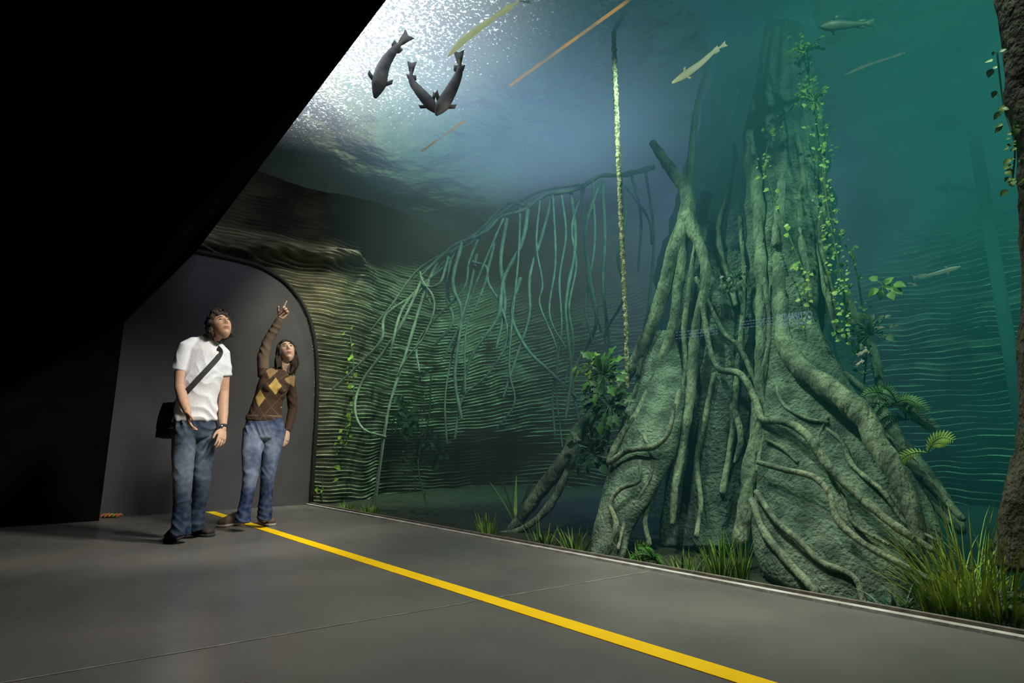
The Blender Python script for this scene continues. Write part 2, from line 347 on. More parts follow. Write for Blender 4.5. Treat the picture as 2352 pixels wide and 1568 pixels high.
# rock wall
plan=cat([(.2,7.50),(1.5,7.46),(2.9,7.46),(3.6,7.55),(4.6,7.9),(6.2,7.8),(7.5,6.8),(8.2,5),(8.3,2.5),(8.2,0),(8,-2.5)],40)
tot=0;prev=plan[0];seglen=[0]
for q in plan[1:]: tot+=np.linalg.norm(q-prev); seglen.append(tot); prev=q
NU=int(tot/.038); us=np.linspace(0,tot,NU); XX=np.interp(us,seglen,[p[0] for p in plan]); YY=np.interp(us,seglen,[p[1] for p in plan])
TX=np.gradient(XX);TY=np.gradient(YY); LN=np.hypot(TX,TY);TX/=LN;TY/=LN
NZ=760; vs=[];fs=[]; rc=[]
for i in range(NU):
    u=us[i]; base=XX[i]; by=YY[i]
    far=sm(5.0,8.0,base)
    for j in range(NZ):
        z=-.3+j*4.7/(NZ-1)
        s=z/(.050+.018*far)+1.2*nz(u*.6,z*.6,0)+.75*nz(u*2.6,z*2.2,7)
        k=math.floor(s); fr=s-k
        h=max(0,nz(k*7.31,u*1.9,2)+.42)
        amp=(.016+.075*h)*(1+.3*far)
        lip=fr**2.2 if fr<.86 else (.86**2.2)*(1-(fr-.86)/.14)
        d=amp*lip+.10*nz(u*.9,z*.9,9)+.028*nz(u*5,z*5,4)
        sh=.12+1.25*lip*(.2+1.3*h)  # shade painted in: dark crevices, bright ledge lips
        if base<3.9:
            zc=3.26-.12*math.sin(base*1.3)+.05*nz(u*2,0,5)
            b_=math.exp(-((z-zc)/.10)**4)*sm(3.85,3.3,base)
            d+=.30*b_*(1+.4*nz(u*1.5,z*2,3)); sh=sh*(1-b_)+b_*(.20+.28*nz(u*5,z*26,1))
            e_=math.exp(-((z-zc+.21)/.07)**2)*sm(3.7,3.2,base); d-=.10*e_; sh*=1-.6*e_  # crease under the ledge painted with shade as well
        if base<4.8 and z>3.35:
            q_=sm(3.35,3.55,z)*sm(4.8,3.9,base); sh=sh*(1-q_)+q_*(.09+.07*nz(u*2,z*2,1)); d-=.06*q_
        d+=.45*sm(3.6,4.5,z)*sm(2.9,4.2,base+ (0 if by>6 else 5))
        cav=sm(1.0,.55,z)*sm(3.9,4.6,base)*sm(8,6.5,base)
        d-=.45*cav*(.7+.5*nz(u*.9,z,11)); sh*=1-.5*cav  # recess shade painted darker in the cave
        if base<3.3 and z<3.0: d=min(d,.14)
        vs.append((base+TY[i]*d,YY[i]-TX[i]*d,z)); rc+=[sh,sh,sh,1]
for i in range(NU-1):
    for j in range(NZ-1):
        a=i*NZ+j; fs.append((a,a+1,a+NZ+1,a+NZ))
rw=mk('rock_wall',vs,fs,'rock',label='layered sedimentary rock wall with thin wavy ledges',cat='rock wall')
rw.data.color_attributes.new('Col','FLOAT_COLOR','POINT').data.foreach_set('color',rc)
# ------------------------------------------------------------------ tree
def rP(px,py,X,w): p=onX(px,py,X); return (p.x,p.y,p.z,w*.5*fdist(p)/FP)
def slab(rows,seg=56,n=8,amp=.05,nsc=5,ribs=0):
    R=[]
    for (lx,ly,rx,ry,X,th) in rows:
        a=onX(lx,ly,X);b=onX(rx,ry,X); R.append((*a,*b,th))
    C=cat(R,n); vs=[];fs=[]
    for ci,c in enumerate(C):
        a=V(c[:3]);b=V(c[3:6]);ce=(a+b)/2;h=(b-a)/2;th=c[6]
        for k in range(seg):
            t=2*math.pi*k/seg; d=h*math.cos(t)+V((th*math.sin(t),0,0)); q=ce+d
            w=1+amp*noise.noise(q*nsc)*2+amp*noise.noise(q*nsc*3.1)
            if ribs: w+=ribs*nz(math.cos(t)*3.2,math.sin(t)*3.2,ce.z*.6)
            vs.append(ce+d*w)
    m=len(C)
    for i in range(m-1):
        for k in range(seg):
            a=i*seg+k;b=i*seg+(k+1)%seg; fs.append((a,b,b+seg,a+seg))
    fs.append(tuple(range(seg-1,-1,-1))); fs.append(tuple(range((m-1)*seg,m*seg)))
    return vs,fs
tb=V((4.3,2.2,0))
tree=empty('buttress_tree',tb,'giant buttress-rooted tree with moss-green bark and winding roots','tree')
mk('trunk',*slab([(1660,40,1850,40,4.75,.26),(1640,200,1865,200,4.75,.30),(1605,400,1890,400,4.75,.36),(1560,600,1895,600,4.75,.40),(1520,800,1940,800,4.75,.42),(1510,1000,2010,1000,4.7,.46),(1500,1190,2060,1190,4.65,.5)],amp=.06,seg=120,ribs=.35,n=12),'barkt',tree,tb)
mk('trunk_bole',*slab([(1765,60,1850,60,4.5,.14),(1735,250,1875,250,4.43,.20),(1730,450,1888,450,4.32,.20),(1738,620,1892,620,4.19,.18),(1752,760,1888,760,4.07,.16),(1760,830,1880,830,4.02,.10)],amp=.05,seg=90,ribs=.3,n=12),'bark',tree)
mk('buttress',*slab([(1768,640,1850,640,4.05,.08),(1762,760,1885,760,3.94,.12),(1757,900,1965,900,3.78,.13),(1745,1020,2050,1020,3.65,.15),(1735,1120,2110,1120,3.52,.16),(1732,1220,2155,1220,3.40,.17),(1760,1320,2168,1310,3.29,.16),(1880,1385,2150,1410,3.2,.11)],amp=.03,nsc=3.5,seg=90,n=12),'bark',tree)
mk('buttress',*slab([(1505,760,1552,760,3.92,.05),(1452,900,1572,900,3.73,.08),(1422,1000,1560,1000,3.57,.10),(1395,1100,1520,1100,3.42,.10),(1370,1200,1460,1200,3.26,.09),(1356,1285,1432,1285,3.11,.055)],amp=.035,nsc=4,n=12),'bark',tree)
mk('buttress',*slab([(1615,440,1640,440,4.5,.04),(1590,560,1700,560,4.38,.10),(1570,680,1735,680,4.25,.14),(1555,780,1750,780,4.17,.16),(1545,900,1750,900,4.06,.16),(1540,1050,1740,1050,3.96,.16),(1525,1180,1720,1180,3.82,.16),(1520,1250,1700,1250,3.68,.12)],amp=.05,nsc=4,seg=90,ribs=.35,n=12),'barkd',tree)
RO=[
[(1500,330,4.15,18),(1545,395,4.12,28),(1578,445,4.1,34),(1572,520,4.02,40),(1542,610,3.95,36),(1502,730,3.85,30),(1450,845,3.72,26),(1405,920,3.65,20)],
[(1570,540,4.0,28),(1560,640,3.95,26),(1545,750,3.86,22),(1510,850,3.76,20),(1470,940,3.6,17),(1425,1005,3.47,15),(1398,1062,3.36,14),(1440,1035,3.37,14),(1500,1026,3.39,13),(1535,995,3.42,12),(1548,930,3.5,10)],
[(1578,500,4.02,36),(1612,580,3.98,26),(1620,650,3.94,22),(1597,760,3.88,22),(1590,860,3.8,24),(1580,950,3.7,22),(1563,1050,3.58,18),(1550,1130,3.46,16),(1545,1200,3.4,14)],
[(1612,700,3.9,13),(1642,835,3.85,13),(1700,860,3.8,15),(1735,915,3.72,17),(1752,962,3.60,17),(1800,968,3.49,19),(1855,1000,3.41,20),(1900,1068,3.34,20),(1985,1150,3.25,20),(2060,1210,3.18,18),(2140,1262,3.15,14)],
[(1768,145,4.5,22),(1732,255,4.30,28),(1722,330,4.25,32),(1742,450,4.15,34),(1748,560,4.08,32),(1752,700,3.98,34),(1752,850,3.86,36),(1742,980,3.70,38),(1722,1100,3.56,38),(1703,1240,3.40,38)],
[(1785,500,4.2,24),(1792,640,4.0,34),(1802,775,3.82,42),(1842,850,3.69,48),(1912,897,3.59,52),(1967,942,3.53,52),(2012,1012,3.45,48),(2057,1085,3.37,46),(2092,1165,3.29,40),(2112,1235,3.23,32)],
[(1812,620,4.1,24),(1850,740,3.96,26),(1885,830,3.88,24),(1935,905,3.82,22),(2000,975,3.78,22),(2070,1040,3.73,22),(2135,1110,3.63,20),(2210,1190,3.5,16)],
[(1742,1062,3.40,12),(1800,1078,3.32,14),(1868,1095,3.26,15),(1905,1135,3.22,15),(1925,1195,3.18,15),(1980,1245,3.15,15),(2060,1290,3.12,14),(2145,1335,3.11,12)],
[(1738,1130,3.40,12),(1782,1195,3.27,14),(1832,1238,3.19,14),(1885,1290,3.15,14),(1960,1325,3.12,15),(1985,1385,3.07,15)],
[(1728,1150,3.40,17),(1758,1225,3.28,19),(1815,1295,3.18,21),(1875,1360,3.09,19)],
[(1935,640,4.5,14),(1965,735,4.4,20),(2008,815,4.3,22),(2022,895,4.2,20)],
[(2040,985,4.1,36),(2100,1060,4.0,38),(2160,1140,3.85,32),(2205,1215,3.7,26)],
[(1540,780,3.9,16),(1500,880,3.75,18),(1440,930,3.7,20),(1340,970,3.7,24),(1300,1050,3.6,32),(1240,1130,3.55,32),(1170,1225,3.45,22)],
[(1330,1010,3.65,20),(1300,1090,3.6,18),(1260,1165,3.5,18),(1200,1215,3.4,14),(1140,1228,3.35,12)],
[(1470,1060,3.31,9),(1467,1105,3.27,10),(1425,1122,3.19,10),(1402,1160,3.16,11),(1415,1205,3.12,11),(1392,1275,3.06,11)],
[(1562,900,3.70,15),(1532,1010,3.55,15),(1512,1100,3.45,14),(1482,1185,3.35,12),(1492,1250,3.25,10)],
[(1662,900,3.95,12),(1692,960,3.86,14),(1702,1010,3.80,14),(1690,1060,3.76,11)],
[(1880,250,4.4,14),(1890,450,4.25,18),(1885,560,4.15,20),(1900,660,4.05,20),(1925,760,4.0,16)],
[(1845,300,4.35,12),(1800,400,4.15,18),(1790,500,4.05,24),(1785,560,4.02,24)],
[(1640,480,4.4,12),(1660,700,4.1,14),(1650,850,4.0,14),(1640,1000,3.9,16),(1650,1150,3.76,16)],
[(1640,100,4.5,10),(1600,250,4.4,14),(1585,380,4.25,18),(1580,450,4.15,24)],
[(1690,80,4.6,16),(1670,230,4.5,18),(1690,380,4.4,18),(1650,540,4.25,16),(1690,700,4.1,14)],
[(1815,110,4.4,14),(1820,260,4.3,18),(1845,400,4.2,20),(1835,520,4.12,20),(1860,640,4.03,18),(1850,720,4.0,16)],
[(1600,640,3.95,11),(1660,760,3.95,11),(1700,800,3.95,13),(1745,900,3.85,11)],
[(1480,1000,3.46,8),(1500,1070,3.40,9),(1470,1140,3.30,9),(1440,1180,3.25,9),(1420,1260,3.09,8)],
[(1860,960,3.61,8),(1930,1010,3.52,9),(1960,1070,3.45,11),(2030,1130,3.35,11),(2080,1200,3.26,10),(2150,1240,3.21,8)],
[(1760,1010,3.54,8),(1800,1030,3.49,9),(1830,1060,3.44,9)],
[(1940,860,3.92,16),(1990,900,3.92,20),(2040,960,3.87,22),(2090,1060,3.78,22),(2150,1160,3.6,20),(2180,1200,3.5,16)],
[(1640,860,3.9,11),(1620,960,3.80,12),(1600,1060,3.72,12),(1610,1150,3.58,12),(1600,1230,3.4,11)],
[(1700,500,4.25,11),(1710,640,4.1,13),(1700,800,4.0,14),(1690,900,3.92,14),(1680,1010,3.84,14),(1660,1130,3.7,14)],
[(1575,470,4.05,12),(1535,580,3.98,13),(1520,680,3.9,13),(1480,780,3.82,12),(1465,860,3.70,12)],
[(1600,540,4.0,10),(1585,640,3.94,12),(1570,760,3.86,12),(1575,850,3.8,11),(1545,960,3.62,11),(1530,1060,3.5,10)],
[(1755,640,3.94,9),(1768,760,3.84,10),(1748,880,3.72,10),(1762,960,3.64,10),(1738,1080,3.52,10)],
[(1900,960,3.58,7),(1880,1020,3.50,8),(1930,1120,3.35,9),(1960,1200,3.25,9),(2040,1250,3.17,8)],
[(1780,880,3.68,7),(1800,930,3.62,8),(1850,960,3.56,9),(1900,970,3.56,8)],
]
for r in RO: mk('root',*tube([rP(*q) for q in r],seg=14,n=10,nze=.28,nsc=8),'root',tree)
# aerial roots hanging from a bough
bough=empty('mangrove_bough',onX(1440,395,4.6),'arching mossy bough with dozens of thin hanging aerial roots','tree branch')
def hX(px,py): return 3.8+(px-960)/520*.75-.30*max(0,(py-480))/650
bp_=[(1500,385,12),(1430,402,11),(1380,404,10),(1320,436,10),(1255,448,9),(1200,484,8),(1150,498,8),(1110,536,7),(1040,566,7),(965,635,6)]
mk('bough',*tube([rP(a,b,hX(a,b),w) for a,b,w in bp_],seg=12,n=8,nze=.5),'aroot',bough)
for path in ([(1200,470,7),(1160,470,7),(1090,540,6),(1000,600,5),(950,640,4)],[(1330,425,7),(1240,440,7),(1150,490,6),(1080,560,6),(1000,590,4)],[(1100,530,6),(1060,560,6),(1020,600,6),(980,660,5),(990,700,4)],[(1040,570,6),(960,620,5),(900,700,5),(850,760,4)]):
    mk('bough',*tube([rP(a,b,hX(a,b)+.12,w) for a,b,w in path],seg=10,n=8,nze=.3),'aroot',bough)
HR=[
[(970,640),(925,740),(880,810),(830,880),(815,940),(835,985),(885,1003)],
[(985,645),(960,720),(930,820),(895,930),(875,1050),(855,1178)],
[(968,640),(998,695),(975,770),(930,830),(902,900),(884,1000),(862,1165)],
[(1030,590),(1010,650),(975,655),(965,625)],
[(1035,595),(1028,680),(1040,740),(1000,790)],
[(1095,585),(1080,660),(1060,730),(1030,800),(1012,832)],
[(1085,600),(1120,620),(1095,700),(1070,760),(1068,900)],
[(1135,560),(1120,640),(1150,700),(1165,780),(1120,860),(1062,915),(1045,1005)],
[(1195,640),(1175,720),(1210,800),(1262,852),(1325,912)],
[(1195,480),(1190,600),(1175,750),(1170,850),(1182,925),(1140,985)],
[(1240,462),(1232,560),(1246,650),(1240,700),(1278,800),(1278,900),(1292,1025)],
[(1270,452),(1276,600),(1262,720),(1300,800)],
[(1312,440),(1322,560),(1300,700),(1312,850),(1300,960)],
[(1362,420),(1366,560),(1345,700),(1362,790)],
[(1385,420),(1390,560),(1385,650),(1402,820)],
[(1450,400),(1472,500),(1466,620)],
[(1438,430),(1488,500),(1497,560)],
[(1482,390),(1502,540),(1490,700),(1478,790)],
[(1165,500),(1150,600),(1160,700),(1140,800)],
[(1335,430),(1345,560),(1352,650),(1380,760)],
[(1290,450),(1300,540),(1285,640),(1290,760),(1270,900),(1275,1000)],
[(1060,560),(1040,650),(1060,720),(1045,860),(1060,960)],
]
for k_ in range(9):
    x=1010+k_*54+random.uniform(-18,18); yb=np.interp(x,[960,1040,1200,1320,1500],[640,575,475,430,388])
    L_=random.uniform(250,560); r=[(x,yb)]
    for i in range(1,6): r.append((x+random.uniform(-34,34)-(1490-x)*.09*i,yb+L_*i/5))
    HR.append(r)
for r in HR:
    w0=random.uniform(5,10)
    mk('aerial_root',*tube([rP(a,b,hX(a,b)+random.uniform(-.05,.05),w0*(1-.35*i/len(r))) for i,(a,b) in enumerate(r)],seg=8,n=8,nze=.35,nsc=11),'aroot',bough)
mk('hanging_vine',*tube([rP(1406,-30,3.6,11),rP(1412,150,3.6,12),rP(1418,300,3.6,12),rP(1424,450,3.6,11),rP(1432,620,3.6,11),rP(1438,760,3.6,10),rP(1441,890,3.6,8)],seg=12,n=30,nze=.6,nsc=34),'rope',label='pale knobbly hanging vine stem strung straight down',cat='vine')
mk('tree_trunk',*slab([(2285,-30,2480,-30,3.45,.2),(2312,200,2480,200,3.45,.2),(2338,420,2500,420,3.4,.2),(2346,700,2520,700,3.4,.22),(2335,950,2540,950,3.35,.22),(2300,1150,2560,1150,3.35,.25),(2285,1300,2580,1300,3.3,.2)],amp=.08),'barkb',label='dark brown tree trunk standing against the glass',cat='tree trunk')
mk('boulder',*ico(onX(2345,1440,3.15),(.1,.16,.14),4),'bark',label='mossy rounded rock at the foot of the glass',cat='rock')
q=onX(2285,600,7.7); mk('submerged_post',*loft([(7.7,q.y,-.1),(7.7,q.y,1.5),(7.7,q.y,3),(7.7,q.y,4.2)],[.06]*4,seg=20,nze=.05),'post',label='hazy teal vertical post standing in the water',cat='post')
# ------------------------------------------------------------------ plants
def blade(base,dirv,L,w,droop,n=7):
    vs=[];fs=[]; p=V(base); d=V(dirv).normalized(); side=d.cross(UP); 
    if side.length<.05: side=V((1,0,0))
    side.normalize()
    for i in range(n+1):
        t=i/n; ww=w*(1-t)**.7*(.5+.5*min(1,t*5)) 
        vs+=[p-side*ww,p+side*ww]; 
        d=(d+V((0,0,-droop*(.3+t)/n))+side*random.uniform(-.03,.03)).normalized(); p=p+d*(L/n)
    for i in range(n): fs.append((2*i,2*i+1,2*i+3,2*i+2))
    return vs,fs
def tuft(name,px,py,hpx,n,spread,droop,mat,label,cat_='grass',wpx=3.5,rad=.06,zb=0.0,group=None):
    b=onZ(px,py,zb); b.x=max(b.x,3.05+rad*.5); s=fdist(b)/FP; g=G()
    for i in range(n):
        a=random.uniform(0,6.283); r=rad*math.sqrt(random.random())
        o=b+V((math.cos(a)*r*.6,math.sin(a)*r,-.03)); k=random.uniform(.1,spread)
        d=V((math.cos(a)*k*.6,math.sin(a)*k,1)); 
        g.add(blade(o,d,hpx*s*random.uniform(.5,1.1),wpx*s*random.uniform(.7,1.2),droop*random.uniform(.5,1.3)))
    g.v=[V((max(v[0],3.0),v[1],v[2])) for v in g.v]
    return mk(name,g.v,g.f,mat,origin=b,label=label,cat=cat_,group=group)
tuft('spiky_plant',1185,1195,140,16,.8,.5,'grassy','green spiky sword-leaved plant rooted in the tank bed','plant',4.5,.03)
for (x,y,h,n,sp_,dr,r) in [(1120,1222,55,40,.8,.8,.10),(1250,1240,50,30,.9,.9,.14),(1310,1262,65,36,.9,1,.12),(1470,1290,45,30,.9,1,.10),(1560,1305,60,30,.9,.9,.10),(1655,1322,105,60,.6,.7,.06),(1700,1328,110,50,.5,.6,.05),(1600,1312,50,24,.9,.8,.08),(830,1178,26,40,.6,.8,.16),(780,1168,22,30,.6,.8,.12)]:
    tuft('grass_tuft',x,y,h,n,sp_,dr,'grass','low green grass tuft growing along the foot of the glass',rad=r,wpx=2.2,group='low grass tufts along the glass')
for (x,y,h,n,sp_,dr,r) in [(2230,1425,270,120,.75,1.4,.12),(2180,1408,190,80,.8,1.4,.1),(2300,1445,240,90,.7,1.4,.10),(2140,1405,90,60,.8,1.2,.07)]:
    tuft('tall_grass_tuft',x,y,h,n,sp_,dr,'grassy','tall arching yellow-green grass clump against the glass',rad=r,wpx=3,group='tall grass clumps by the buttress')
tuft('silver_plant',2055,1392,75,22,1.7,1.0,'silver','small silvery broad-leaved plant beside the buttress','plant',7,.05)
def leaf(c,d,nrm,L,W,fold=.25,lobes=0):
    d=V(d).normalized(); n=V(nrm); s=d.cross(n).normalized(); n=s.cross(d).normalized()
    prof=[(0,0),(.12,.55),(.3,.95),(.5,.9),(.72,.6),(.9,.22),(1,0)]
    vs=[];fs=[]
    for i,(t,w) in enumerate(prof):
        if lobes and i in (2,4): w*=.45
        p=V(c)+d*(t*L)-n*(t*t*L*.25); vs+=[p+s*(w*W)+n*(w*W*fold),p,p-s*(w*W)+n*(w*W*fold)]
    for i in range(len(prof)-1):
        a=3*i; fs+=[(a,a+1,a+4,a+3),(a+1,a+2,a+5,a+4)]
    return vs,fs
def ivy(name,path,nl,size,mat,label,stem=5,spread=14,cat_='vine'):
    P3=cat([rP(a,b,X,stem) for a,b,X in path],8)
    o=V(P3[-1][:3]); e=empty(name,o,label,cat_)
    mk('stem',*loft([p[:3] for p in P3],[p[3] for p in P3],seg=6),'leafd',e)
    g=G()
    for i in range(nl):
        p=random.choice(P3); c=V(p[:3]); s=fdist(c)/FP
        c=c+V((random.uniform(-2,0.3),random.uniform(-1,1),random.uniform(-1,1)))*spread*s*.7
        c.x=max(c.x,3.02+size*s)
        d=V((random.uniform(-.5,.2),random.uniform(-1,1),random.uniform(-1,.5)))
        L=size*s*random.uniform(.5,1.3); g.add(leaf(c,d,V((-1,-.3,.5)),L,L*.42))
    g.v=[V((max(v[0],3.0),v[1],v[2])) for v in g.v]
    mk('foliage',g.v,g.f,mat,e)
ivy('climbing_vine',[(1840,90,4.1),(1860,190,4.1),(1880,300,4.05),(1890,400,4.05),(1905,500,4.0),(1925,600,3.95),(1940,700,3.9),(1945,790,3.9)],240,10,'leafy','leafy yellow-green climber on the tree trunk',5,28)
ivy('climbing_vine',[(1855,110,4.0),(1850,200,4.1),(1765,330,4.0),(1770,430,4.0),(1820,560,3.95),(1850,640,3.9),(1860,740,3.8)],80,12,'leafy','sparse leafy climber winding across the tree trunk',4,18)
ivy('climbing_vine',[(1895,280,4.2),(1900,420,4.2),(1920,520,4.2),(1960,600,4.2),(1980,700,4.2),(1990,800,4.2),(1985,880,4.2)],130,10,'leaf','green leafy creeper hanging beside the trunk',4,30)
ivy('climbing_vine',[(748,640,3.3),(745,800,3.26),(742,950,3.24),(740,1150,3.2)],70,12,'leafy','thin yellow-green creeper hanging over the rock ledges',2.5,12)
ivy('climbing_vine',[(800,740,3.5),(812,850,3.5),(806,980,3.45),(770,1060,3.4),(765,1120,3.4)],70,12,'leafy','thin yellow-green creeper winding down the layered rock',2.5,14)
ivy('climbing_vine',[(2290,120,3.25),(2305,240,3.25),(2330,330,3.2),(2325,420,3.2)],40,18,'leafy','leafy creeper on the dark trunk',4,20)
ivy('climbing_vine',[(990,860,3.7),(985,960,3.7),(960,1060,3.6),(985,1180,3.5)],70,11,'leafd','dark creeper trailing from the hanging roots',4,30)
def bush(name,px,py,X,rpx,n,L,mat,label,lobes=0,cat_='plant'):
    c=onX(px,py,X); s=fdist(c)/FP; g=G()
    for i in range(n):
        a=random.uniform(0,6.283)
        d=V((-.5*random.random(),math.cos(a)*1.0,math.sin(a)*.9+.2)).normalized(); r=rpx*s*random.uniform(.2,1)
        t=c+d*r; g.add(loft([c,c+d*r*.5+V((0,0,.01)),t],[.004,.003,.002],seg=4))
        dd=(d+V((0,0,-.4))); ll=L*s*random.uniform(.7,1.3); g.add(leaf(t,dd,V((-1,0,.7)),ll,ll*.42,lobes=lobes))
    g.v=[V((max(v[0],3.0),v[1],v[2])) for v in g.v]
    return mk(name,g.v,g.f,mat,label=label,cat=cat_,origin=c)
bush('monstera_plant',1385,865,3.5,55,40,26,'leaf','broad split-leaf plant perched among the roots',1)
bush('monstera_plant',1350,835,3.5,28,8,26,'leafy','bright young split-leaf plant perched among the roots',1)
bush('monstera_plant',1400,930,3.5,55,50,32,'leafd','dark split-leaf plant below the roots',1)
bush('monstera_plant',1360,1040,3.55,60,60,20,'leafd','dark trailing foliage between the roots',0)
bush('leafy_bush',935,960,3.75,45,60,20,'leafd','dark leafy bush growing behind the hanging roots')
bush('leafy_bush',1010,1040,3.8,45,50,15,'leafd','dark straggly bush in front of the rock')
bush('leafy_bush',1690,640,4.0,35,30,13,'leafd','small leafy sprig on the trunk')
bush('leafy_bush',2030,660,4.3,26,8,24,'leafy','sprig of long yellow-green leaves beside the trunk')
bush('leafy_bush',1850,120,4.0,40,30,13,'leafy','bright leafy tuft growing near the top of the trunk')
bush('leafy_bush',1870,235,4.0,35,30,12,'leafy','leafy tuft clinging to the upper trunk')
bush('leafy_bush',2000,770,4.1,50,40,16,'leafd','dark leafy sprig beside the roots')
def fern(px,py,X,n,Lpx,mat,label,up=.6):
    c=onX(px,py,X); s=fdist(c)/FP; g=G()
    for i in range(n):
        a=i/n*6.283+random.uniform(-.2,.2); d=V((-.35,math.cos(a),abs(math.sin(a))*.8+up*.4)).normalized(); p=c.copy(); L=Lpx*s*random.uniform(.7,1.15)
        m=14; pp=[p.copy()]
        for k in range(m):
            d=(d+V((0,0,-.13))).normalized(); p=p+d*L/m; pp.append(p.copy())
            side=d.cross(V((-1,0,.3))).normalized(); l=L*.22*math.sin((k+1)/(m+1)*math.pi)**.6
            for sg in (1,-1): g.add(leaf(p,side*sg+d*.6,V((-1,0,.5)),l,l*.12))
        g.add(loft(pp,[.003]*len(pp),seg=4))
    g.v=[V((max(v[0],3.0),v[1],v[2])) for v in g.v]
    mk('fern',g.v,g.f,mat,origin=c,label=label,cat='fern')
fern(2045,935,3.7,9,80,'leafd','dark green feathery fern perched on a root')
fern(2060,925,3.65,5,75,'leaf','green feathery fern perched on a root')
fern(2080,965,3.7,7,70,'leafd','small green feathery fern perched on a root')
fern(2130,1040,3.6,3,80,'grassy','thin green fern on the outer root',1)
fern(1500,1285,3.1,8,55,'leaf','low fern by the buttress foot')
# ------------------------------------------------------------------ fish
def fish(spine,Lr,mat,label,w=.055,pect=True,F=4.2,name='fish'):
    pts=[atF(a,b,F) for a,b in spine]           # head -> tail
    C=[V(c) for c in cat([tuple(p) for p in pts],8)]; n=len(C); tot=sum((C[i+1]-C[i]).length for i in range(n-1))
    view=(C[n//2]-CAMP).normalized()
    rad=[]
    for i in range(n):
        t=i/(n-1); r=w*tot*Lr*((min(1,(t+.03)/.22))**.6)*(1-.80*max(0,(t-.3)/.7)**1.3); rad.append((r,r*.8))
    g=G(); t0=(C[1]-C[0]).normalized(); sd=t0.cross(view).normalized()
    g.add(loft(C,rad,side=sd,seg=14))
    td=(C[-1]-C[-3]).normalized(); ts=td.cross(view).normalized(); r=w*tot
    def fin(b0,b1,tips):
        th=view*.004; ring=[b0,b1]+tips; m=len(ring); vs=[p-th for p in ring]+[p+th for p in ring]
        g.add((vs,[tuple(range(m)),tuple(range(2*m-1,m-1,-1))]+[(i,i+m,(i+1)%m+m,(i+1)%m) for i in range(m)]))
    e=C[-1]; fin(e-ts*r*.3-td*r,e+ts*r*.3-td*r,[e+ts*r*1.0+td*r*1.9,e+td*r*1.5,e-ts*r*1.0+td*r*2.1])
    k=int(n*.72); a=C[k];b=C[min(n-1,k+5)]; fin(a+ts*r*.3,b+ts*r*.2,[b+ts*r*1.0+td*r*.2,a+ts*r*.9+td*r*.6]); fin(b-ts*r*.2,a-ts*r*.3,[a-ts*r*.9+td*r*.6,b-ts*r*1.0+td*r*.2])
    if pect:
        k=int(n*.24); a=C[k]; t1=(C[k+1]-C[k-1]).normalized(); s1=t1.cross(view).normalized()
        for s in (1,-1): fin(a+s1*s*r*.8*Lr-t1*r*.4,a+s1*s*r*.8*Lr+t1*r*.5,[a+s1*s*r*2.0+t1*r*1.5,a+s1*s*r*2.1+t1*r*.6])
    mk(name,g.v,g.f,mat,origin=C[n//2],label=label,cat='fish')
fish([(862,222),(872,185),(882,150),(905,115),(924,95)],1.2,'fishd','dark long-bodied fish hanging head-down near the surface',.088)
fish([(1003,258),(985,235),(962,208),(945,185),(945,160)],1.15,'fishd','dark long-bodied fish, tail raised, meeting another',.088,F=4.3)
fish([(1003,262),(1020,235),(1040,200),(1055,165),(1055,138)],1.15,'fishd','dark long-bodied fish with curved raised tail',.088,F=4.2)
fish([(1030,128),(1062,95),(1105,62),(1150,30),(1200,-2)],1.1,'fishp','pale slender eel-like fish gliding near the surface',.030,pect=False,F=4.1)
fish([(1545,190),(1578,168),(1610,145),(1640,118),(1658,106)],1.1,'fishp','pale yellow slender fish swimming',.045,F=3.9)
fish([(1885,62),(1920,58),(1955,57),(1990,54)],1.2,'fishg','green-brown fish just under the surface',.09,F=3.4)
fish([(1940,172),(1990,150),(2040,134),(2075,122)],1,'fishp','slim pale fish in the haze',.018,F=4.6)
fish([(2205,612),(2170,622),(2140,630),(2105,636)],1,'fishp','small dim fish swimming past the rock',.045,F=5.4)
fish([(2105,655),(2098,652),(2088,650)],1,'fishp','tiny pale fish swimming alone',.12,F=4.8)
fish([(2150,432),(2180,430),(2215,434),(2240,440)],1.1,'fishg','dim green fish in the haze',.08,F=6.0)
fish([(2000,800),(1988,805),(1975,812)],1,'fishp','tiny silvery fish near the creeper',.14,F=3.6)
fish([(1985,828),(1978,830),(1970,836)],1,'fishp','tiny silvery fish near the creeper',.14,F=3.6)
# ------------------------------------------------------------------ wall text reflection, drawn as glowing letters
LT=empty('reflected_lettering',onX(1800,760,2.95),'faint pale-blue glowing letters painted as the reflection of wall text OCUPANDO','lettering')
def lettering(txt,a,b,hh,name,label):
    cu=bpy.data.curves.new('t','FONT'); cu.body=txt; cu.size=1
    ob=bpy.data.objects.new('t',cu); COL.objects.link(ob); dg=bpy.context.evaluated_depsgraph_get(); dg.update()
    me=bpy.data.meshes.new_from_object(ob.evaluated_get(dg)); bpy.data.objects.remove(ob)
    xs=[v.co.x for v in me.vertices]; x0,x1=min(xs),max(xs); ymax=max(v.co.y for v in me.vertices)
    vs=[a+(b-a)*((v.co.x-x0)/(x1-x0))+V((0,0,hh*v.co.y/ymax)) for v in me.vertices]
    fs=[tuple(p.vertices) for p in me.polygons]
    mk(name,vs,fs,'letter_reflection',LT,smooth=False,label=label)
lettering('OCUPANDO',onX(1866,731,2.95),onX(1784,738,2.95),.040,'text','painted reflection of capital letters reading OCUPANDO')
lettering('TODA A TANQUE',onX(1866,743,2.95),onX(1784,751,2.95),.020,'text','painted reflection of a second line of capital letters')
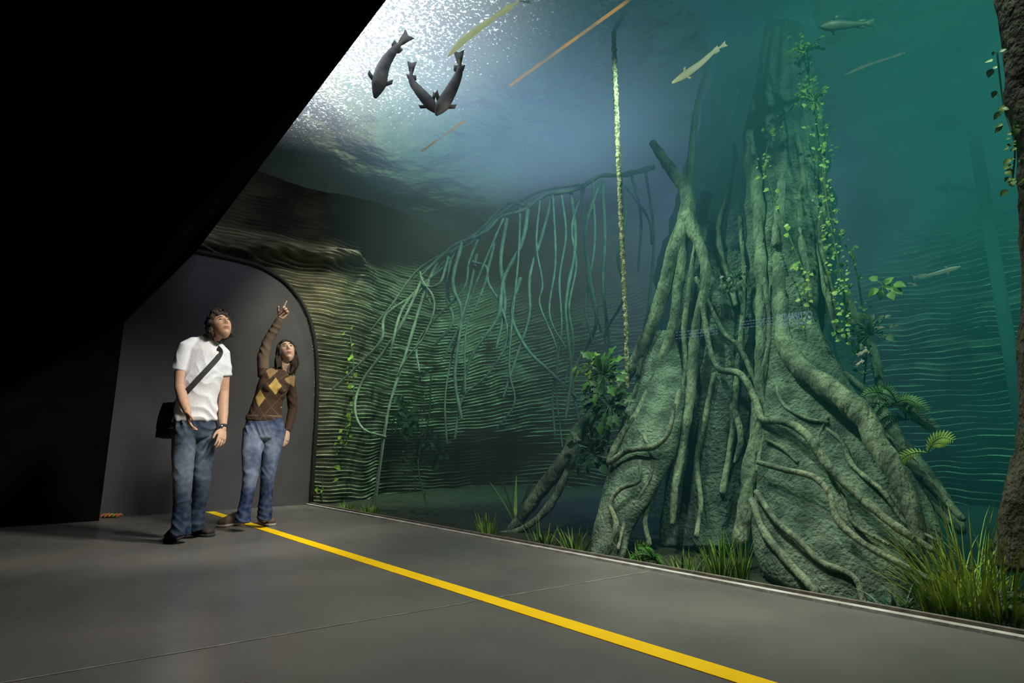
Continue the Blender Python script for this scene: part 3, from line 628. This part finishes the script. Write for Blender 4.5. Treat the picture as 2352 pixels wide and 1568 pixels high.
for (xa,ya,xb,yb,rows) in [(1776,742,1698,752,3),(1648,765,1552,776,3)]:
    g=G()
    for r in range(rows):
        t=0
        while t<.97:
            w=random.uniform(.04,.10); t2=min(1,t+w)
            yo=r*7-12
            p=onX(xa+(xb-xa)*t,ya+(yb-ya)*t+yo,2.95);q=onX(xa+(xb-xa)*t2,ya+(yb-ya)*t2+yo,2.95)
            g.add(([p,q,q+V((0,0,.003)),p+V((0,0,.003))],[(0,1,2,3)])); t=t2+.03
    mk('reflected_text_lines',g.v,g.f,'letter_reflection',LT,smooth=False,label='painted reflection of tiny lines of print')
# ------------------------------------------------------------------ people
def frame(fwdv,upv=UP):
    f_=V(fwdv).normalized(); z=(V(upv)-f_*V(upv).dot(f_)).normalized(); x=f_.cross(z)
    return Matrix((( -x.x,f_.x,z.x),(-x.y,f_.y,z.y),(-x.z,f_.z,z.z)))
def ga(x,s): return math.exp(-(x/s)**2)
def head_geo(c,R3,sc=1,fem=False):
    bm=bmesh.new(); bmesh.ops.create_icosphere(bm,subdivisions=6,radius=1); vs=[]
    for v in bm.verts:
        d=v.co; x,y,z=d.x*.074,d.y*.094,d.z*.117
        if z<0:
            t=-z/.117; x*=1-(.30 if not fem else .38)*t**1.4
            if y<0: y*=1-.55*t
            else: y*=1-.05*t
            if t>.5: x*=1+.25*(t-.5); 
        if d.y>0:
            w=min(1,d.y*2)
            am=0
            if -.047<z<.03: am=.028*sm(.03,-.034,z)*sm(-.047,-.036,z)
            y+=w*am*ga(x,.010+.006*sm(.0,-.035,z))
            y-=w*.012*ga(abs(x)-.031,.015)*ga(z-.006,.012)
            y+=w*.006*ga(abs(x)-.03,.025)*ga(z-.030,.008)
            y+=w*.0065*ga(x,.022)*(ga(z+.060,.0055)+ga(z+.072,.0055))
            y-=w*.004*ga(x,.03)*ga(z+.084,.007)
            y+=w*.011*ga(x,.022)*ga(z+.105,.016)
            y+=w*.005*ga(abs(x)-.045,.018)*ga(z+.025,.02)
        vs.append(V(c)+R3@(V((x,y,z))*sc))
    fs=[tuple(v.index for v in f.verts) for f in bm.faces]; bm.free(); 
    g=G().add((vs,fs))
    for s in (1,-1):
        g.add(ico(V(c)+R3@V((s*.074*sc,-.012*sc,-.004*sc)),(.007*sc,.017*sc,.031*sc),3,R3))
    return g
def hand(g,wrist,d,thumb,curl,tcurl=.35,s=1.0):
    d=V(d).normalized(); sd=(V(thumb)-d*V(thumb).dot(d)).normalized(); n=d.cross(sd).normalized()
    curl_,nsign=curl
    n=n*nsign
    w=V(wrist)
    g.add(loft([w-d*.03*s,w,w+d*.03*s,w+d*.065*s,w+d*.088*s],[(.026*s,.021*s),(.026*s,.019*s),(.036*s,.016*s),(.041*s,.014*s),(.038*s,.011*s)],side=sd,seg=14))
    spec=[(.030,.088,.072,.0085),(.010,.092,.080,.0088),(-.011,.089,.074,.0084),(-.031,.082,.058,.0076)]
    for i,(o,b,L,r) in enumerate(spec):
        p=w+sd*o*s+d*(b-.014)*s; dd=(d+sd*(.12-.08*i)*.6).normalized(); ax=dd.cross(n).normalized()
        pts=[p]; c=curl_[i]; ang=0
        for k,fr in enumerate((.014/L+.42,.32,.26)):
            ang=c*(.6+.5*k)
            dd=(Matrix.Rotation(ang,3,ax)@dd); p=p+dd*L*fr*s; pts.append(p)
        g.add(loft(pts,[r*s*1.08,r*s,r*s*.93,r*s*.8],seg=10))
    p=w+sd*.026*s+d*.022*s; dd=(sd*.75+d*.75+n*.25).normalized(); pts=[p-dd*.012,p+dd*.03*s]; dd2=(d+sd*.30+n*tcurl).normalized(); pts+= [pts[-1]+dd2*.030*s]; dd3=(d+sd*.05+n*tcurl).normalized(); pts+=[pts[-1]+dd3*.026*s]
    g.add(loft(pts,[.013*s,.0115*s,.010*s,.0085*s],seg=10))
def shoe(parent,heel,dirv,mat,sole,L=.285,w=1.0):
    d=V(dirv); d.z=0; d.normalize(); s=d.cross(UP); h=V((heel.x,heel.y,0))
    pr=[(0,.040,.050,.052),(.04,.043,.056,.055),(.09,.044,.055,.053),(.14,.046,.048,.046),(.19,.052,.038,.038),(.235,.050,.030,.032),(L-.012,.036,.022,.027)]
    vs,fs=loft([h+d*a+UP*(z+.008) for a,_,_,z in pr],[(b*w,c) for a,b,c,_ in pr],side=s,seg=18,capk=.5)
    vs=[V((v.x,v.y,max(v.z,.014))) for v in vs]; mk('shoe',vs,fs,mat,parent)
    vs,fs=loft([h+d*a+UP*.012 for a,_,_,_ in pr],[((b+.005)*w,.02) for a,b,_,_ in pr],side=s,seg=18,capk=.9)
    vs=[V((v.x,v.y,min(max(v.z,.001),.024))) for v in vs]; mk('shoe_sole',vs,fs,sole,parent)
    for k in range(4):
        a=.105+.022*k; zz=.118-.014*k
        mk('shoelace',*loft([h+d*a+s*.028*w+UP*(zz-.018),h+d*(a+.004)+UP*(zz-.004),h+d*a-s*.028*w+UP*(zz-.018)],[.0035]*3,seg=6),sole,parent)
def face_bits(parent,c,R3,sc,lookv):
    for s in (1,-1):
        cc=V(c)+R3@V((s*.030*sc,.0705*sc,.006*sc)); lv=V(lookv).normalized()
        e=mk('eye',*ico(cc,(.0135*sc,.0120*sc,.0085*sc),3,R3),'eye',parent)
        paint(e,lambda p,cc=cc,lv=lv:(.02,.012,.008) if (p-cc).normalized().dot(lv)>.82 else (.60,.57,.54))
        mk('eyebrow',*loft([V(c)+R3@V((s*a*sc,b*sc,z*sc)) for a,b,z in ((.012,.093,.027),(.028,.092,.033),(.046,.081,.028))],[.0032,.004,.002],seg=8),'hair',parent)
        mk('eyelid',*loft([V(c)+R3@V((s*a*sc,b*sc,z*sc)) for a,b,z in ((.016,.0800,.012),(.030,.0838,.0158),(.045,.0755,.011))],[.0022,.0026,.0018],seg=8),'hair',parent)
def skinpaint(c,R3,sc,base):
    Ri=R3.transposed()
    def fn(p):
        q=Ri@(p-V(c))/sc
        col=list(base)
        if q.y>.04 and abs(q.z)<.13 and q.length<.16:
            k=ga(q.x,.021)*(ga(q.z+.060,.006)+ga(q.z+.071,.007)); k=min(1,k*1.2)
            col=[col[0]*(1-k)+.36*k,col[1]*(1-k)+.12*k,col[2]*(1-k)+.10*k]
            if abs(q.z+.0655)<.0022 and abs(q.x)<.022: col=[.12,.04,.035]
            k2=.25*ga(abs(q.x)-.04,.015)*ga(q.z+.03,.02); col=[col[0]*(1+.1*k2),col[1]*(1-k2*.5),col[2]*(1-k2*.5)]
        return col
    return fn
def displace(vs,fs,fn):
    me=bpy.data.meshes.new('d'); me.from_pydata([tuple(v) for v in vs],[],fs); me.update()
    N=[v.normal.copy() for v in me.vertices]; bpy.data.meshes.remove(me)
    return [v+n*fn(v) for v,n in zip(vs,N)],fs
def folds(amp,rules,ofs=0):
    """rules: (centre z, spread, strength, slant, freq) bands of diagonal creases"""
    def fn(v):
        a=v.dot(RGT); b=v.dot(FWD); d=amp*.6*nz(a*6+ofs,b*6,v.z*5)
        for zc,sp_,k,sl,fq in rules:
            w=ga(v.z-zc,sp_)
            if w>.03:
                ph=(v.z+sl*a)*fq+3.0*nz(a*7+ofs,b*7,v.z*4)
                d+=amp*k*w*(1-abs(math.sin(ph)))*max(0,.5+1.3*nz(a*6,ofs,v.z*6))
        return d
    return fn
def A(px,py,F): return atF(px,py,F)
# ---------------- man
man_base=(onZ(420,1250)+onZ(460,1236))/2
man=empty('person',man_base,'person in white t-shirt and jeans with shoulder bag, head tilted up','person')
FL=(-FWD*.85+RGT*.5).normalized(); LF=(RGT*.85+FWD*.5).normalized()
hc=A(507,751,4.58); gaze=(RGT*.64+UP*.60-FWD*.60).normalized(); HR3=frame(gaze,UP*1-RGT*.25)
g=head_geo(hc,HR3,1.0)
nb=A(483,777,4.62)
g.add(loft([nb-UP*.07,nb,(nb*.5+hc*.5)-HR3@V((0,.006,.02)),hc+HR3@V((0,-.022,-.02))],[.072,.062,.055,.05],seg=18))
g.add(loft([A(448,985,4.6),A(452,930,4.6),A(460,860,4.61),A(468,815,4.61),nb],[(.12,.075),(.11,.075),(.13,.08),(.13,.075),(.06,.055)],side=LF,seg=24))
aL=[A(430,798,4.53),A(417,843,4.50),A(413,888,4.47),A(421,920,4.42),A(431,948,4.37)]
aR=[A(509,812,4.69),A(513,856,4.72),A(514,900,4.73),A(513,948,4.68),A(512,985,4.62)]
g.add(loft(aL,[.052,.050,.040,.037,.026],seg=16)); g.add(loft(aR,[.052,.050,.040,.037,.026],seg=16))
hand(g,aL[-1],A(436,978,4.34)-aL[-1],-FWD*.8+RGT*.5,((.22,.30,.38,.46),-1),.35,1.0)
hand(g,aR[-1],A(509,1010,4.57)-aR[-1],-FWD*.8-RGT*.3,((.22,.30,.38,.46),1),.35,1.0)
kn=[(A(424,985,4.54),A(420,1090,4.44),A(418,1225,4.47)),(A(472,985,4.66),A(463,1090,4.62),A(446,1212,4.72))]
for h_,k_,a_ in kn: g.add(loft([h_,k_,a_],[.050,.042,.030],seg=14))
vs,fs=remesh(g,.0038,2)
body=mk('body',vs,fs,'skin',man); paint(body,skinpaint(hc,HR3,1.0,(.56,.34,.22)))
face_bits(man,hc,HR3,1.0,gaze+UP*.35)
g=G()
g.add(loft([A(449,966,4.6),A(450,940,4.6),A(454,905,4.6),A(460,866,4.6),A(466,832,4.61),A(471,808,4.61),A(477,792,4.62),A(482,779,4.62)],[(.156,.115),(.148,.112),(.144,.112),(.160,.120),(.170,.112),(.155,.10),(.115,.085),(.080,.072)],side=LF,seg=30,capk=.2))
g.add(loft([A(466,788,4.60),A(445,790,4.56),aL[0],aL[0]*.35+aL[1]*.65,A(415,852,4.50)],[.050,.060,.066,.066,.063],seg=20,capk=.12))
g.add(loft([A(488,795,4.64),A(500,802,4.67),aR[0],aR[0]*.35+aR[1]*.65,A(513,862,4.72)],[.050,.060,.066,.064,.061],seg=20,capk=.12))
vs,fs=remesh(g,.005,9)
vs,fs=displace(vs,fs,folds(.011,[(.97,.12,1.3,.9,26),(1.14,.12,1.3,1.2,24),(1.38,.09,1.1,1.3,28),(1.27,.08,1.0,-1.2,26)]))
shirt=mk('t_shirt',vs,fs,'vc',man,label='white crew-neck t-shirt'); paint(shirt,lambda p:(.78,.78,.80))
shirt_bvh=BVHTree.FromPolygons(vs,fs)
mk('collar',*loft([nb+(LF*math.cos(a)*.068+FL*math.sin(a)*.066)+UP*(.000-.024*math.sin(a)) for a in [i*2*math.pi/24 for i in range(25)]],[.006]*25,seg=8,cap=False),pmat('collar_rib',(.6,.6,.62)),man)
g=G()
g.add(loft([A(448,958,4.6),A(448,985,4.6),A(448,1005,4.6)],[(.150,.108),(.156,.115),(.12,.10)],side=LF,seg=26,capk=.3))
hemL=A(415,1229,4.44);hemR=A(447,1214,4.70)
g.add(loft([A(424,985,4.54),A(421,1040,4.50),A(420,1100,4.44),A(417,1170,4.45),hemL],[.087,.081,.066,.061,.068],seg=22,capk=.1))
g.add(loft([A(473,985,4.66),A(469,1040,4.65),A(463,1100,4.62),A(453,1165,4.68),hemR],[.085,.077,.063,.058,.065],seg=22,capk=.1))
vs,fs=remesh(g,.005,3)
JF=[(.50,.07,1.0,.9,42),(.14,.09,1.3,.6,55),(.86,.06,1.1,1.6,38),(.30,.08,.7,-.9,36),(.68,.07,.6,1.1,34)]
vs,fs=displace(vs,fs,folds(.009,JF,3))
vs=[V((v.x,v.y,max(v.z,.022))) for v in vs]
jeans=mk('jeans',vs,fs,'denim',man,label='mid-blue denim jeans')
def denim(base,hi,zs,ofs):
    F_=folds(1.0,JF,ofs)
    def fn(p):
        k=ga(p.z-zs,.17)*.85+ga(p.z-.45,.10)*.45
        k*=.8+1.2*nz(p.x*7,p.y*7,p.z*3); k+=.20*nz(p.x*30,p.y*30,p.z*30)
        k+=.18*max(-1.5,min(1.5,F_(p)))
        k=min(1,max(-.3,k))
        return [max(0,base[i]*(1-k)+hi[i]*k) for i in range(3)]
    return fn
paint(jeans,denim((.022,.036,.062),(.17,.21,.255),.70,3))
shoe(man,onZ(414,1232),-FWD*.9+RGT*.22,'shoe','soled'); shoe(man,onZ(440,1226),RGT*.80-FWD*.5,'shoe','soled')
wv=(aR[-1]-aR[-2]).normalized(); wc=aR[-1]-wv*.02
mk('wristwatch_band',*loft([wc-wv*.011,wc+wv*.011],[.034,.032],seg=18,cap=False),'strap',man)
mk('wristwatch_face',*loft([wc-FWD*.030,wc-FWD*.041],[.018,.017],seg=18,cap=False),'steel',man)
def curls(c,R3,n,cond,vox=.0045,base=1.06):
    g=G(); k=0; i=0
    while k<n and i<n*40:
        i+=1
        d=V((random.gauss(0,1),random.gauss(0,1),random.gauss(0,1))).normalized()
        if not cond(d): continue
        k+=1; p=V((d.x*.074,d.y*.094,d.z*.117))*base
        g.add(ico(V(c)+R3@p,random.uniform(.014,.022),2))
        if k%3==0:
            t1=d.orthogonal().normalized(); t2=d.cross(t1); a0=random.uniform(0,6.28); R_=random.uniform(.009,.017); pts=[]
            for j in range(7):
                a=a0+j*.95; q=p*(1.15+.075*j/2)+(t1*math.cos(a)+t2*math.sin(a))*R_
                pts.append(V(c)+R3@q)
            g.add(loft(pts,[.0068,.0068,.0062,.0056,.005,.0045,.003],seg=6))
    return remesh(g,vox,1,.4)
cm=lambda d: (d.z>.55 and d.y<.76) or (d.z>.05 and d.y<.28 and not(abs(d.x)>.8 and d.z<.2)) or (d.y<-.20 and d.z>-.45) or (d.z>.45 and d.y<.60 )
vs,fs=curls(hc,HR3,560,cm)
mk('hair',vs,fs,'hair',man,label='short dark curly hair')
bag=empty('shoulder_bag',A(392,1005,4.66),'black nylon messenger bag hanging at the hip on a wide strap','bag')
bc=A(393,965,4.66); bu=(RGT*.80+FWD*.55).normalized(); bn=bu.cross(UP).normalized()
def rbox(c,u,n,w,h,d,r=.25,seg=6,tilt=0):
    bm=bmesh.new(); bmesh.ops.create_cube(bm,size=2); bmesh.ops.subdivide_edges(bm,edges=bm.edges[:],cuts=seg,use_grid_fill=True)
    vs=[]
    for v in bm.verts:
        p=v.co.copy(); q=p.normalized()*1.25; p=p.lerp(q,r)
        vs.append(c+u*p.x*w+n*p.y*d+UP*(p.z*h)+u*tilt*p.z)
    fs=[tuple(v.index for v in f.verts) for f in bm.faces]; bm.free(); return vs,fs
mk('bag_body',*rbox(bc,bu,bn,.085,.14,.045,tilt=.015),'bag',bag)
mk('bag_flap',*rbox(bc+bn*.035+UP*.035,bu,bn,.089,.105,.022,tilt=.015),'bag',bag)
mk('bag_buckle',*rbox(bc+bn*.062-UP*.05,bu,bn,.012,.018,.006),'steel',bag)
def dec(px,py,F):
    p=atF(px,py,F-1.0); d=(atF(px,py,F)-p).normalized(); h=shirt_bvh.ray_cast(p,d)
    return (h[0]-d*.006) if h[0] else atF(px,py,F-.1)
sp_=[(500,799),(506,808),(501,820),(490,833),(478,846),(465,860),(452,874),(440,887)]
spts=[dec(a,b,4.6) for a,b in sp_]+[A(425,903,4.47),A(408,922,4.55),A(398,938,4.62)]
spts=[A(493,794,4.70)]+spts
c=[V(p) for p in cat([tuple(p) for p in spts],3)]
vs=[];fs=[]
for i,p in enumerate(c):
    t=(c[min(i+1,len(c)-1)]-c[max(i-1,0)]).normalized(); vd=(p-CAMP).normalized(); s=t.cross(vd).normalized()
    for a,b in ((-1,0),(1,0),(1,1),(-1,1)): vs.append(p+s*a*.021-vd*b*.005)
for i in range(len(c)-1):
    for k in range(4): a=4*i+k;b=4*i+(k+1)%4; fs.append((a,b,b+4,a+4))
mk('bag_strap',vs,fs,'strap',bag,smooth=False,label='wide grey shoulder strap')
# ---------------- woman
wb=(onZ(545,1222)+onZ(615,1212))/2
wo=empty('person',wb,'person in brown argyle sweater and jeans pointing upward','person')
FLw=(-FWD*.85+RGT*.45).normalized(); LFw=(RGT*.85+FWD*.45).normalized()
hw=A(659,808,5.22); gz=(RGT*.38+UP*.52-FWD*.80).normalized(); W3=frame(gz,UP-RGT*.22); ws=.94
g=head_geo(hw,W3,ws,True)
nw=A(646,846,5.24)
g.add(loft([nw-UP*.05,nw,(nw*.5+hw*.5)-W3@V((0,.008,.03)),hw+W3@V((0,-.02,-.03))],[.055,.047,.044,.043],seg=18))
g.add(loft([A(607,990,5.22),A(612,950,5.22),A(622,905,5.24),A(632,872,5.24),nw],[(.12,.075),(.09,.065),(.09,.06),(.09,.055),(.045,.042)],side=LFw,seg=24))
bL=[A(605,858,5.17),A(604,822,5.15),A(613,786,5.13),A(630,757,5.12),A(644,731,5.10)]
bR=[A(664,868,5.31),A(670,902,5.38),A(672,938,5.42),A(667,965,5.40),A(660,990,5.36)]
g.add(loft(bL,[.040,.038,.034,.031,.022],seg=16)); g.add(loft(bR,[.040,.038,.034,.031,.022],seg=16))
hand(g,bL[-1],A(658,709,5.09)-bL[-1],-RGT*.7+UP*.2,((.02,1.25,1.3,1.35),1),.9,1.02)
hand(g,bR[-1],A(657,1012,5.33)-bR[-1],-FWD*.8-RGT*.3,((.22,.30,.38,.46),1),.35,.96)
kw=[(A(586,990,5.18),A(575,1088,5.08),A(556,1200,5.06)),(A(632,990,5.26),A(614,1090,5.22),A(607,1192,5.30))]
for h_,k_,a_ in kw: g.add(loft([h_,k_,a_],[.050,.038,.027],seg=14))
vs,fs=remesh(g,.0038,2)
b2=mk('body',vs,fs,'skin',wo); paint(b2,skinpaint(hw,W3,ws,(.62,.41,.28)))
face_bits(wo,hw,W3,ws,gz+UP*.3+RGT*.1)
g=G()
g.add(loft([A(607,966,5.22),A(610,945,5.22),A(617,915,5.22),A(627,888,5.22),A(634,870,5.22),A(640,857,5.23),A(644,848,5.23)],[(.158,.112),(.138,.10),(.124,.095),(.135,.104),(.132,.094),(.10,.075),(.062,.056)],side=LFw,seg=30,capk=.2))
g.add(loft([A(626,862,5.19),bL[0],bL[1],bL[2],bL[3],bL[4]],[.05,.056,.050,.043,.040,.033],seg=20,capk=.12))
g.add(loft([A(650,864,5.26),bR[0],bR[1],bR[2],bR[3],bR[4]],[.05,.052,.047,.042,.038,.032],seg=20,capk=.12))
g.add(ico(A(617,890,5.15),.056,2)); g.add(ico(A(644,893,5.20),.056,2))
vs,fs=remesh(g,.005,7)
vs,fs=displace(vs,fs,folds(.006,[(.99,.08,1.2,.8,36),(1.12,.07,1.0,1.1,32),(1.33,.08,1.0,-1.2,32),(1.55,.09,1.2,.8,38),(1.75,.07,1.0,.9,42)],8))
sw=mk('argyle_sweater',vs,fs,'vc',wo,label='brown sweater with yellow argyle diamonds')
DI=[(A(a,b,5.12),c) for a,b,c in ((597,914,0),(631,886,0),(645,933,0),(622,851,1),(659,868,1),(600,872,2))]
def argyle(p):
    if p.z>bL[0].z+.045 and (p-nw).length>.11: return (.16,.115,.08)
    if (p-A(634,900,5.22)).dot(FLw)>-.03 and (p-bR[1]).length>.07 and (p-bR[2]).length>.10:
        for c,t in DI:
            q=p-c; u=abs(q.dot(RGT)); w=abs(q.z)
            if u/.048+w/.076<1: return ((.58,.39,.12),(.30,.20,.085),(.11,.07,.045))[t]
        q=p-DI[0][0]; a=(q.dot(RGT)/.048+q.z/.076); b=(q.dot(RGT)/.048-q.z/.076)
        if abs((a/2)%1-.5)<.025 or abs((b/2)%1-.5)<.025: return (.15,.105,.06)
    return (.072,.044,.030)
paint(sw,argyle)
mk('cuff',*loft([bL[-1],bL[-1]+(bL[-1]-bL[-2]).normalized()*.012],[.030,.028],seg=16,cap=False),pmat('cuff_knit',(.14,.10,.07)),wo)
g=G()
g.add(loft([A(607,960,5.22),A(608,985,5.22),A(608,1005,5.22)],[(.148,.106),(.168,.118),(.13,.11)],side=LFw,seg=26,capk=.3))
g.add(loft([A(585,985,5.18),A(578,1040,5.13),A(575,1095,5.08),A(565,1150,5.06),A(557,1198,5.05)],[.095,.083,.059,.051,.057],seg=22,capk=.1))
g.add(loft([A(632,985,5.26),A(624,1040,5.24),A(615,1095,5.22),A(610,1145,5.26),A(608,1192,5.29)],[.095,.080,.058,.053,.060],seg=22,capk=.1))
vs,fs=remesh(g,.005,3); vs,fs=displace(vs,fs,folds(.009,JF,13))
vs=[V((v.x,v.y,max(v.z,.022))) for v in vs]
j2=mk('jeans',vs,fs,'denim',wo,label='faded blue denim jeans'); paint(j2,denim((.028,.045,.10),(.30,.36,.45),.72,13))
mk('belt',*loft([A(607,961,5.22),A(607,961,5.22)+UP*.028],[(.154,.111),(.151,.109)],side=LFw,seg=30,cap=False),'shoe2',wo)
shoe(wo,onZ(556,1203),-FWD*.85-RGT*.35,'shoe2','sole',.26,.92); shoe(wo,onZ(600,1202),RGT*.62-FWD*.65,'shoe2','sole',.26,.92)
cw=lambda d: (d.z>.60 and d.y<.74) or (d.z>-.2 and d.y<.12) or (d.y<-.2 and d.z>-.6) or (abs(d.x)>.88 and d.z>-.3)
g=G(); k=0
while k<420:
    d=V((random.gauss(0,1),random.gauss(0,1),random.gauss(0,1))).normalized()
    if not cw(d): continue
    k+=1; g.add(ico(hw+W3@(V((d.x*.074,d.y*.094,d.z*.117))*1.03*ws),.016,2))
for i in range(90):
    s=1 if i%2 else -1; a=random.uniform(-1.0,.30)
    st=hw+W3@V((s*random.uniform(.055,.084)*ws,a*.085*ws,random.uniform(-.03,.03)))
    ln=random.uniform(.12,.19)*(1.0 if a<0 else .85); ofs=V((random.uniform(-.010,.010),random.uniform(-.010,.010),0))
    pts=[hw+W3@V((s*.010,(.3+a*.5)*.06,.115*ws)),hw+W3@V((s*.055*ws,a*.07+.01,.090*ws)),hw+W3@V((s*.082*ws,a*.078,.04)),st,st-UP*ln*.35+ofs+RGT*s*.010,st-UP*ln*.7+ofs*2+RGT*.004,st-UP*ln+ofs*1.5-RGT*s*.008]
    c=cat([(*p,) for p in pts],4); g.add(loft([p[:3] for p in c],[.0115*(1-.45*(j/len(c))**3) for j in range(len(c))],seg=6))
vs,fs=remesh(g,.005,3); mk('hair',vs,fs,'hair',wo,label='shoulder-length dark brown hair')
g=G()
for k in range(5):
    p=onZ(232+k*9,1189)+V((0,0,.02)); g.add(loft([p,p+V((.03,.0,.012)),p+V((.05,.02,0))],[.018,.014,.01],seg=7,nze=.5,nsc=30))
mk('crumpled_wrapper',g.v,g.f,'red',label='small red and green crumpled wrapper on the floor',cat='litter')
# ------------------------------------------------------------------ lights
def spot(loc,tgt,e,col,ang=60,blend=.6,size=0.0):
    l=bpy.data.lights.new('lamp','SPOT'); l.energy=e; l.color=col; l.spot_size=math.radians(ang); l.spot_blend=blend; l.shadow_soft_size=size
    o=bpy.data.objects.new('unseen_spot',l); COL.objects.link(o); o.location=loc; o.rotation_euler=(V(tgt)-V(loc)).to_track_quat('-Z','Y').to_euler(); return o  # unseen spot without a fixture; most are added to brighten parts
spot((1.6,4.1,7.3),(1.6,4.3,4.3),2300,(.93,.97,1),76,1,.1)
spot((4.6,4.6,7.3),(4.2,4.6,4.3),1600,(.45,.7,1),80,1,.3)
spot((2.9,1.6,4.1),(1.5,5.0,1.0),1050,(1,.96,.88),44,.8,.30)  # added to light the visitors
spot((1.8,1.6,4.1),(2.0,2.8,0),520,(1,.96,.90),90,1,.15)
spot((2.7,4.6,4.15),(3.25,7.4,1.6),460,(1,1,.72),56,.8,.05)
spot((2.4,3.6,3.9),(2.3,7.4,3.5),90,(.9,.95,1),50,.9,.05)  # added to light the rock above the arch
for (x,y,tx,ty,e,c_) in [(3.5,6.75,3.8,7.7,190,(.95,1,.78)),(4.6,6.8,4.9,8.0,480,(.8,1,.78)),(5.8,6.6,6.3,8.0,700,(.65,1,.8)),(6.9,5.6,7.9,6.4,650,(.5,1,.8)),(7.0,3.6,8.3,3.8,620,(.5,1,.78)),(6.9,1.8,8.3,1.8,620,(.5,1,.78)),(6.9,.2,8.2,.2,620,(.45,1,.78))]:
    spot((x,y,4.15),(tx,ty,.9),e,c_,100,1,.05)  # row of added spots grazing the rock ledges
spot((3.0,1.9,4.1),(4.2,5.2,2.4),560,(.72,1,.90),52,.9,.05)  # added fill on the hanging roots
spot((3.05,2.9,4.15),(3.7,1.7,1.2),530,(.86,1,.76),62,.9,.05)  # added to light the tree
spot((3.1,.2,4.1),(3.9,1.7,.8),300,(.80,1,.80),66,.9,.05)
spot((3.3,-.2,3.9),(4.6,2.3,3.0),240,(.7,1,.9),60,.9,.05)
w=bpy.data.worlds.new('w'); SC.world=w; w.use_nodes=True; w.node_tree.nodes['Background'].inputs[0].default_value=(.5,.8,.9,1); w.node_tree.nodes['Background'].inputs[1].default_value=.0
SC.view_settings.view_transform='Standard'
# ------------------------------------------------------------------ camera
cd=bpy.data.cameras.new('camera'); cd.lens=36*FP/2352; cd.sensor_width=36; cd.clip_start=.05; cam=bpy.data.objects.new('camera',cd); COL.objects.link(cam)
cam.location=CAMP; cam.rotation_euler=(math.radians(90)+PIT,0,-YAW); SC.camera=cam
